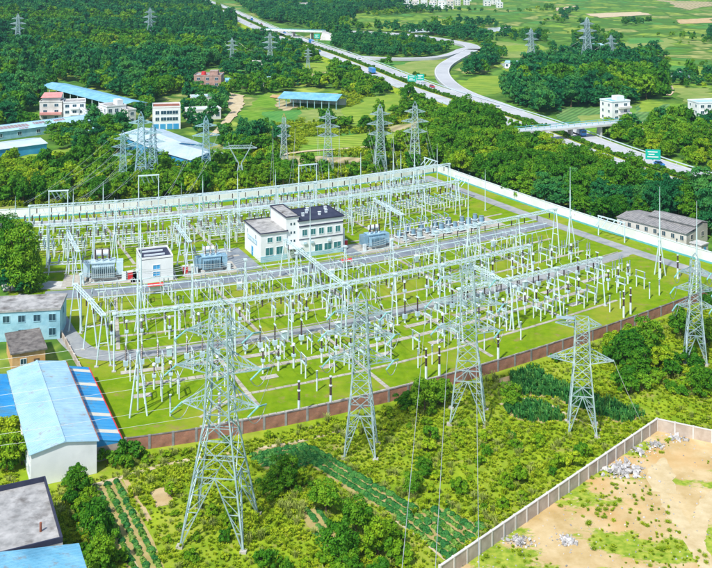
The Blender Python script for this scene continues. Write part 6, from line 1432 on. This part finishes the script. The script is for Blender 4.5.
# weeds, straw tufts and small scrub over the meadow: one mass
def proto_plant(name, me, x, y, label): return tag(link(name, me, None, G(x, y)), label, "plant")
w1 = proto_plant("weed_tuft", tuft_mesh(34, .95, .75, 'leaf_weed', 1), 440, 470, "tall single weed tuft in the open meadow"); w2 = proto_plant("weed_tuft", tuft_mesh(30, .7, .6, 'leaf_weed', 2), 452, 462, "low single weed tuft in the open meadow")
w3 = proto_plant("straw_tuft", tuft_mesh(40, 1.35, 1.0, 'leaf_straw', 3, .05), 396, 476, "pale straw-coloured grass clump in the open meadow")
ml = leaves_mesh("scrub", np.stack([RG.normal(0, .33, 260), RG.normal(0, .33, 260), RG.uniform(.05, .6, 260)], 1), np.stack([RG.normal(0, .5, 260), RG.normal(0, .5, 260), np.ones(260)], 1), .12, RG.uniform(0, 1, 260), 'leaf_weed'); w4 = proto_plant("scrub_plant", ml, 430, 450, "small leafy weed in the open meadow")
MEADOW = [(-40, 420), (30, 470), (60, 470), (130, 456), (350, 412), (500, 360), (610, 330), (720, 292), (790, 280), (790, 470), (712, 436), (656, 426), (440, 590), (-40, 590)]
P = fill(MEADOW, .78, keep=.95); P = P[RG.uniform(0, 1, len(P)) < .68 + .5 * vnoise(P, 5.5, 2.2)]; n1 = vnoise(P, 7.0); n2 = RG.uniform(0, 1, len(P))
idx = np.where(n2 < .22, 3, np.where(n2 < .75, 1, np.where(n2 < .92, 0, 2))); idx = np.where((n1 > .80) & (n2 > .55), 2, idx)
S = RG.uniform(.45, .95, len(P)) * (.65 + .6 * vnoise(P, 4.0, 3))
pr = [w1, w2, w3, w4] + [bp[k] for k in bk]
extra = np.array([(a[0], a[1]) for a in rest]).reshape(-1, 2); ei = np.array([4 + bk.index((a[2], 0)) if (a[2], 0) in bk else 4 for a in rest], int); es = np.array([a[3] for a in rest])
PP = np.concatenate([P, extra]); scatter("undergrowth", np.c_[PP, np.full(len(PP), .03)], np.r_[S, es], np.r_[idx, ei].astype(int), pr, "weeds, tall grass and scrub covering the meadow")
print("WEEDS", len(PP))
# sparse weeds in the dirt lot and scrub in the rough ground behind the yard
lotp = [(586, 500), (640, 478), (668, 505), (692, 560), (640, 592), (585, 585)]
EX0 = EXCL; EXCL = []
P = fill(lotp, .8, keep=.3); P2 = fill([(450, 575), (656, 432), (712, 440), (712, 590), (450, 590)], 1.1, keep=.5, ns=5, thr=.58); P = np.concatenate([P, P2]); EXCL = EX0
scatter("lot_weeds", np.c_[P, np.full(len(P), .07)], RG.uniform(.25, .6, len(P)), RG.choice([1, 3], len(P)), pr[:4], "low weeds spreading over the dirt lot")
zs = [(-40, 168), (60, 150), (130, 150), (230, 160), (262, 120), (345, 92), (424, 104), (440, 160), (300, 186), (-40, 214)]
EX0 = EXCL; EXCL = [yard_poly] + EXCL[-0:] ; P = fill(zs, 2.0, keep=.8); EXCL = EX0
scatter("scrub", np.c_[P, np.full(len(P), .05)], RG.uniform(1.2, 2.4, len(P)), RG.choice([0, 1, 3, 3], len(P)), pr[:4], "scrub and weeds in the rough ground behind the yard")
pm_ = []
for k in range(3):
    mb = MB().box(-.5, -.4, 0, .5, .4, .5); mb.v = [(a * RQ.uniform(.6, 1.2), b * RQ.uniform(.6, 1.2), c * RQ.uniform(.5, 1.2)) for a, b, c in mb.v]
    pm_.append(tag(link("stone", mb.mesh("stone", 'rubble'), None, tuple(G(600 + 22 * k, 500 + 9 * k)), k, .35), "single loose stone lying on the dirt lot " + ("near the big heap", "in the middle of the weeds", "towards the wheel tracks")[k], "stone"))
EX0 = EXCL; EXCL = []; P = fill([(455, 575), (656, 434), (712, 442), (790, 460), (790, 600), (450, 600)], 1.3, keep=.6); EXCL = EX0
scatter("gravel", np.c_[P, np.full(len(P), .06)], RG.uniform(.06, .26, len(P)), RG.integers(0, 3, len(P)), pm_, "pebbles and stones strewn over the dirt lot")
# crops
def crop_rows(name, poly, a, b, row, step, size, protos, label, keep=.95):
    W = [G(*p) for p in poly]; A, B = G(*a), G(*b); d = (B - A).normalized(); n_ = Vector((-d.y, d.x, 0)); c = sum((Vector(w) for w in W), Vector()) / len(W); pts = []
    for i in range(-60, 61):
        for j in range(-200, 201):
            p = c + n_ * (i * row) + d * (j * step); pts.append((p.x + random.uniform(-.08, .08), p.y + random.uniform(-.08, .08)))
    P = np.array(pts); P = P[inpoly(P, W)]; P = P[RG.uniform(0, 1, len(P)) < keep]
    scatter(name, np.c_[P, np.full(len(P), .09)], RG.uniform(.75, 1.2, len(P)) * size, RG.integers(0, len(protos), len(P)), protos, label)
def head_mesh(m, s, n=70): 
    d = RG.normal(size=(n, 3)); d[:, 2] = abs(d[:, 2]); d /= np.linalg.norm(d, axis=1, keepdims=True); return leaves_mesh("vegetable", d * np.array((.3, .3, .26)) * s, d + RG.normal(0, .3, (n, 3)) + np.array((0, 0, .3)), .11 * s, RG.uniform(0, 1, n), m, .8)
c1 = proto_plant("vegetable", head_mesh('leaf_cabbage', 1.0), 112, 500, "single cabbage in the vegetable plot by the footpath"); c2 = proto_plant("vegetable", head_mesh('leaf_crop', 1.2), 330, 472, "single dark leafy vegetable in the long row strip"); c3 = proto_plant("corn_plant", tuft_mesh(16, 1.7, .7, 'leaf_crop', 8, .09), 540, 388, "single dark corn plant in the plot by the short pylon")
crop_rows("cabbage_rows", SOIL[0][0], (106, 484), (148, 572), 1.5, .55, 1.25, [c1, c2], "cabbage rows in the plot by the flat-roofed building")
crop_rows("vegetable_rows", SOIL[2][0], (250, 456), (310, 444), 1.25, .5, 1.2, [c2], "dark vegetable rows below the brick wall")
crop_rows("vegetable_rows", SOIL[3][0], (306, 450), (412, 514), 1.35, .45, 1.25, [c2], "dark vegetable rows in the long diagonal strip")
crop_rows("cabbage_rows", SOIL[4][0], (398, 520), (444, 556), 1.35, .6, 1.35, [c1, c2], "cabbage rows beside the long concrete fence")
crop_rows("corn_rows", SOIL[5][0], (508, 384), (640, 420), .95, .6, 1.0, [c3], "dark corn rows around the short pylon")
crop_rows("corn_rows", SOIL[6][0], (500, 408), (560, 424), .95, .6, .95, [c3], "dark corn rows left of the short pylon")
crop_rows("vegetable_rows", SOIL[8][0], (306, 510), (342, 558), 1.4, .6, 1.1, [c2], "vegetable rows hidden in the thicket")
# clipped hedge on the highway's central strip
hp = np.array([(p.x, p.y, HZ) for p in hedge_pts]); scatter("median_hedge", hp, RG.uniform(.75, 1.0, len(hp)), RG.integers(0, 3, len(hp)), [bp[k] for k in bk if k[0] == 'bush'][:3], "dark clipped hedge along the highway centre")

# ------------------------------------------------------------------ air
hz = bpy.data.materials.new("haze"); hz.use_nodes = True; n = hz.node_tree.nodes; n.remove(n["Principled BSDF"])
pv = n.new("ShaderNodeVolumePrincipled"); pv.inputs["Color"].default_value = (.50, .80, 1.0, 1); pv.inputs["Density"].default_value = 0.00008; pv.inputs["Anisotropy"].default_value = 0.2
hz.node_tree.links.new(pv.outputs[0], n["Material Output"].inputs["Volume"]); MATS["haze"] = hz
tag(link("haze", MB().box(-4600, -450, -2, 4600, 7050, 88).mesh("haze", "haze")), kind='stuff')
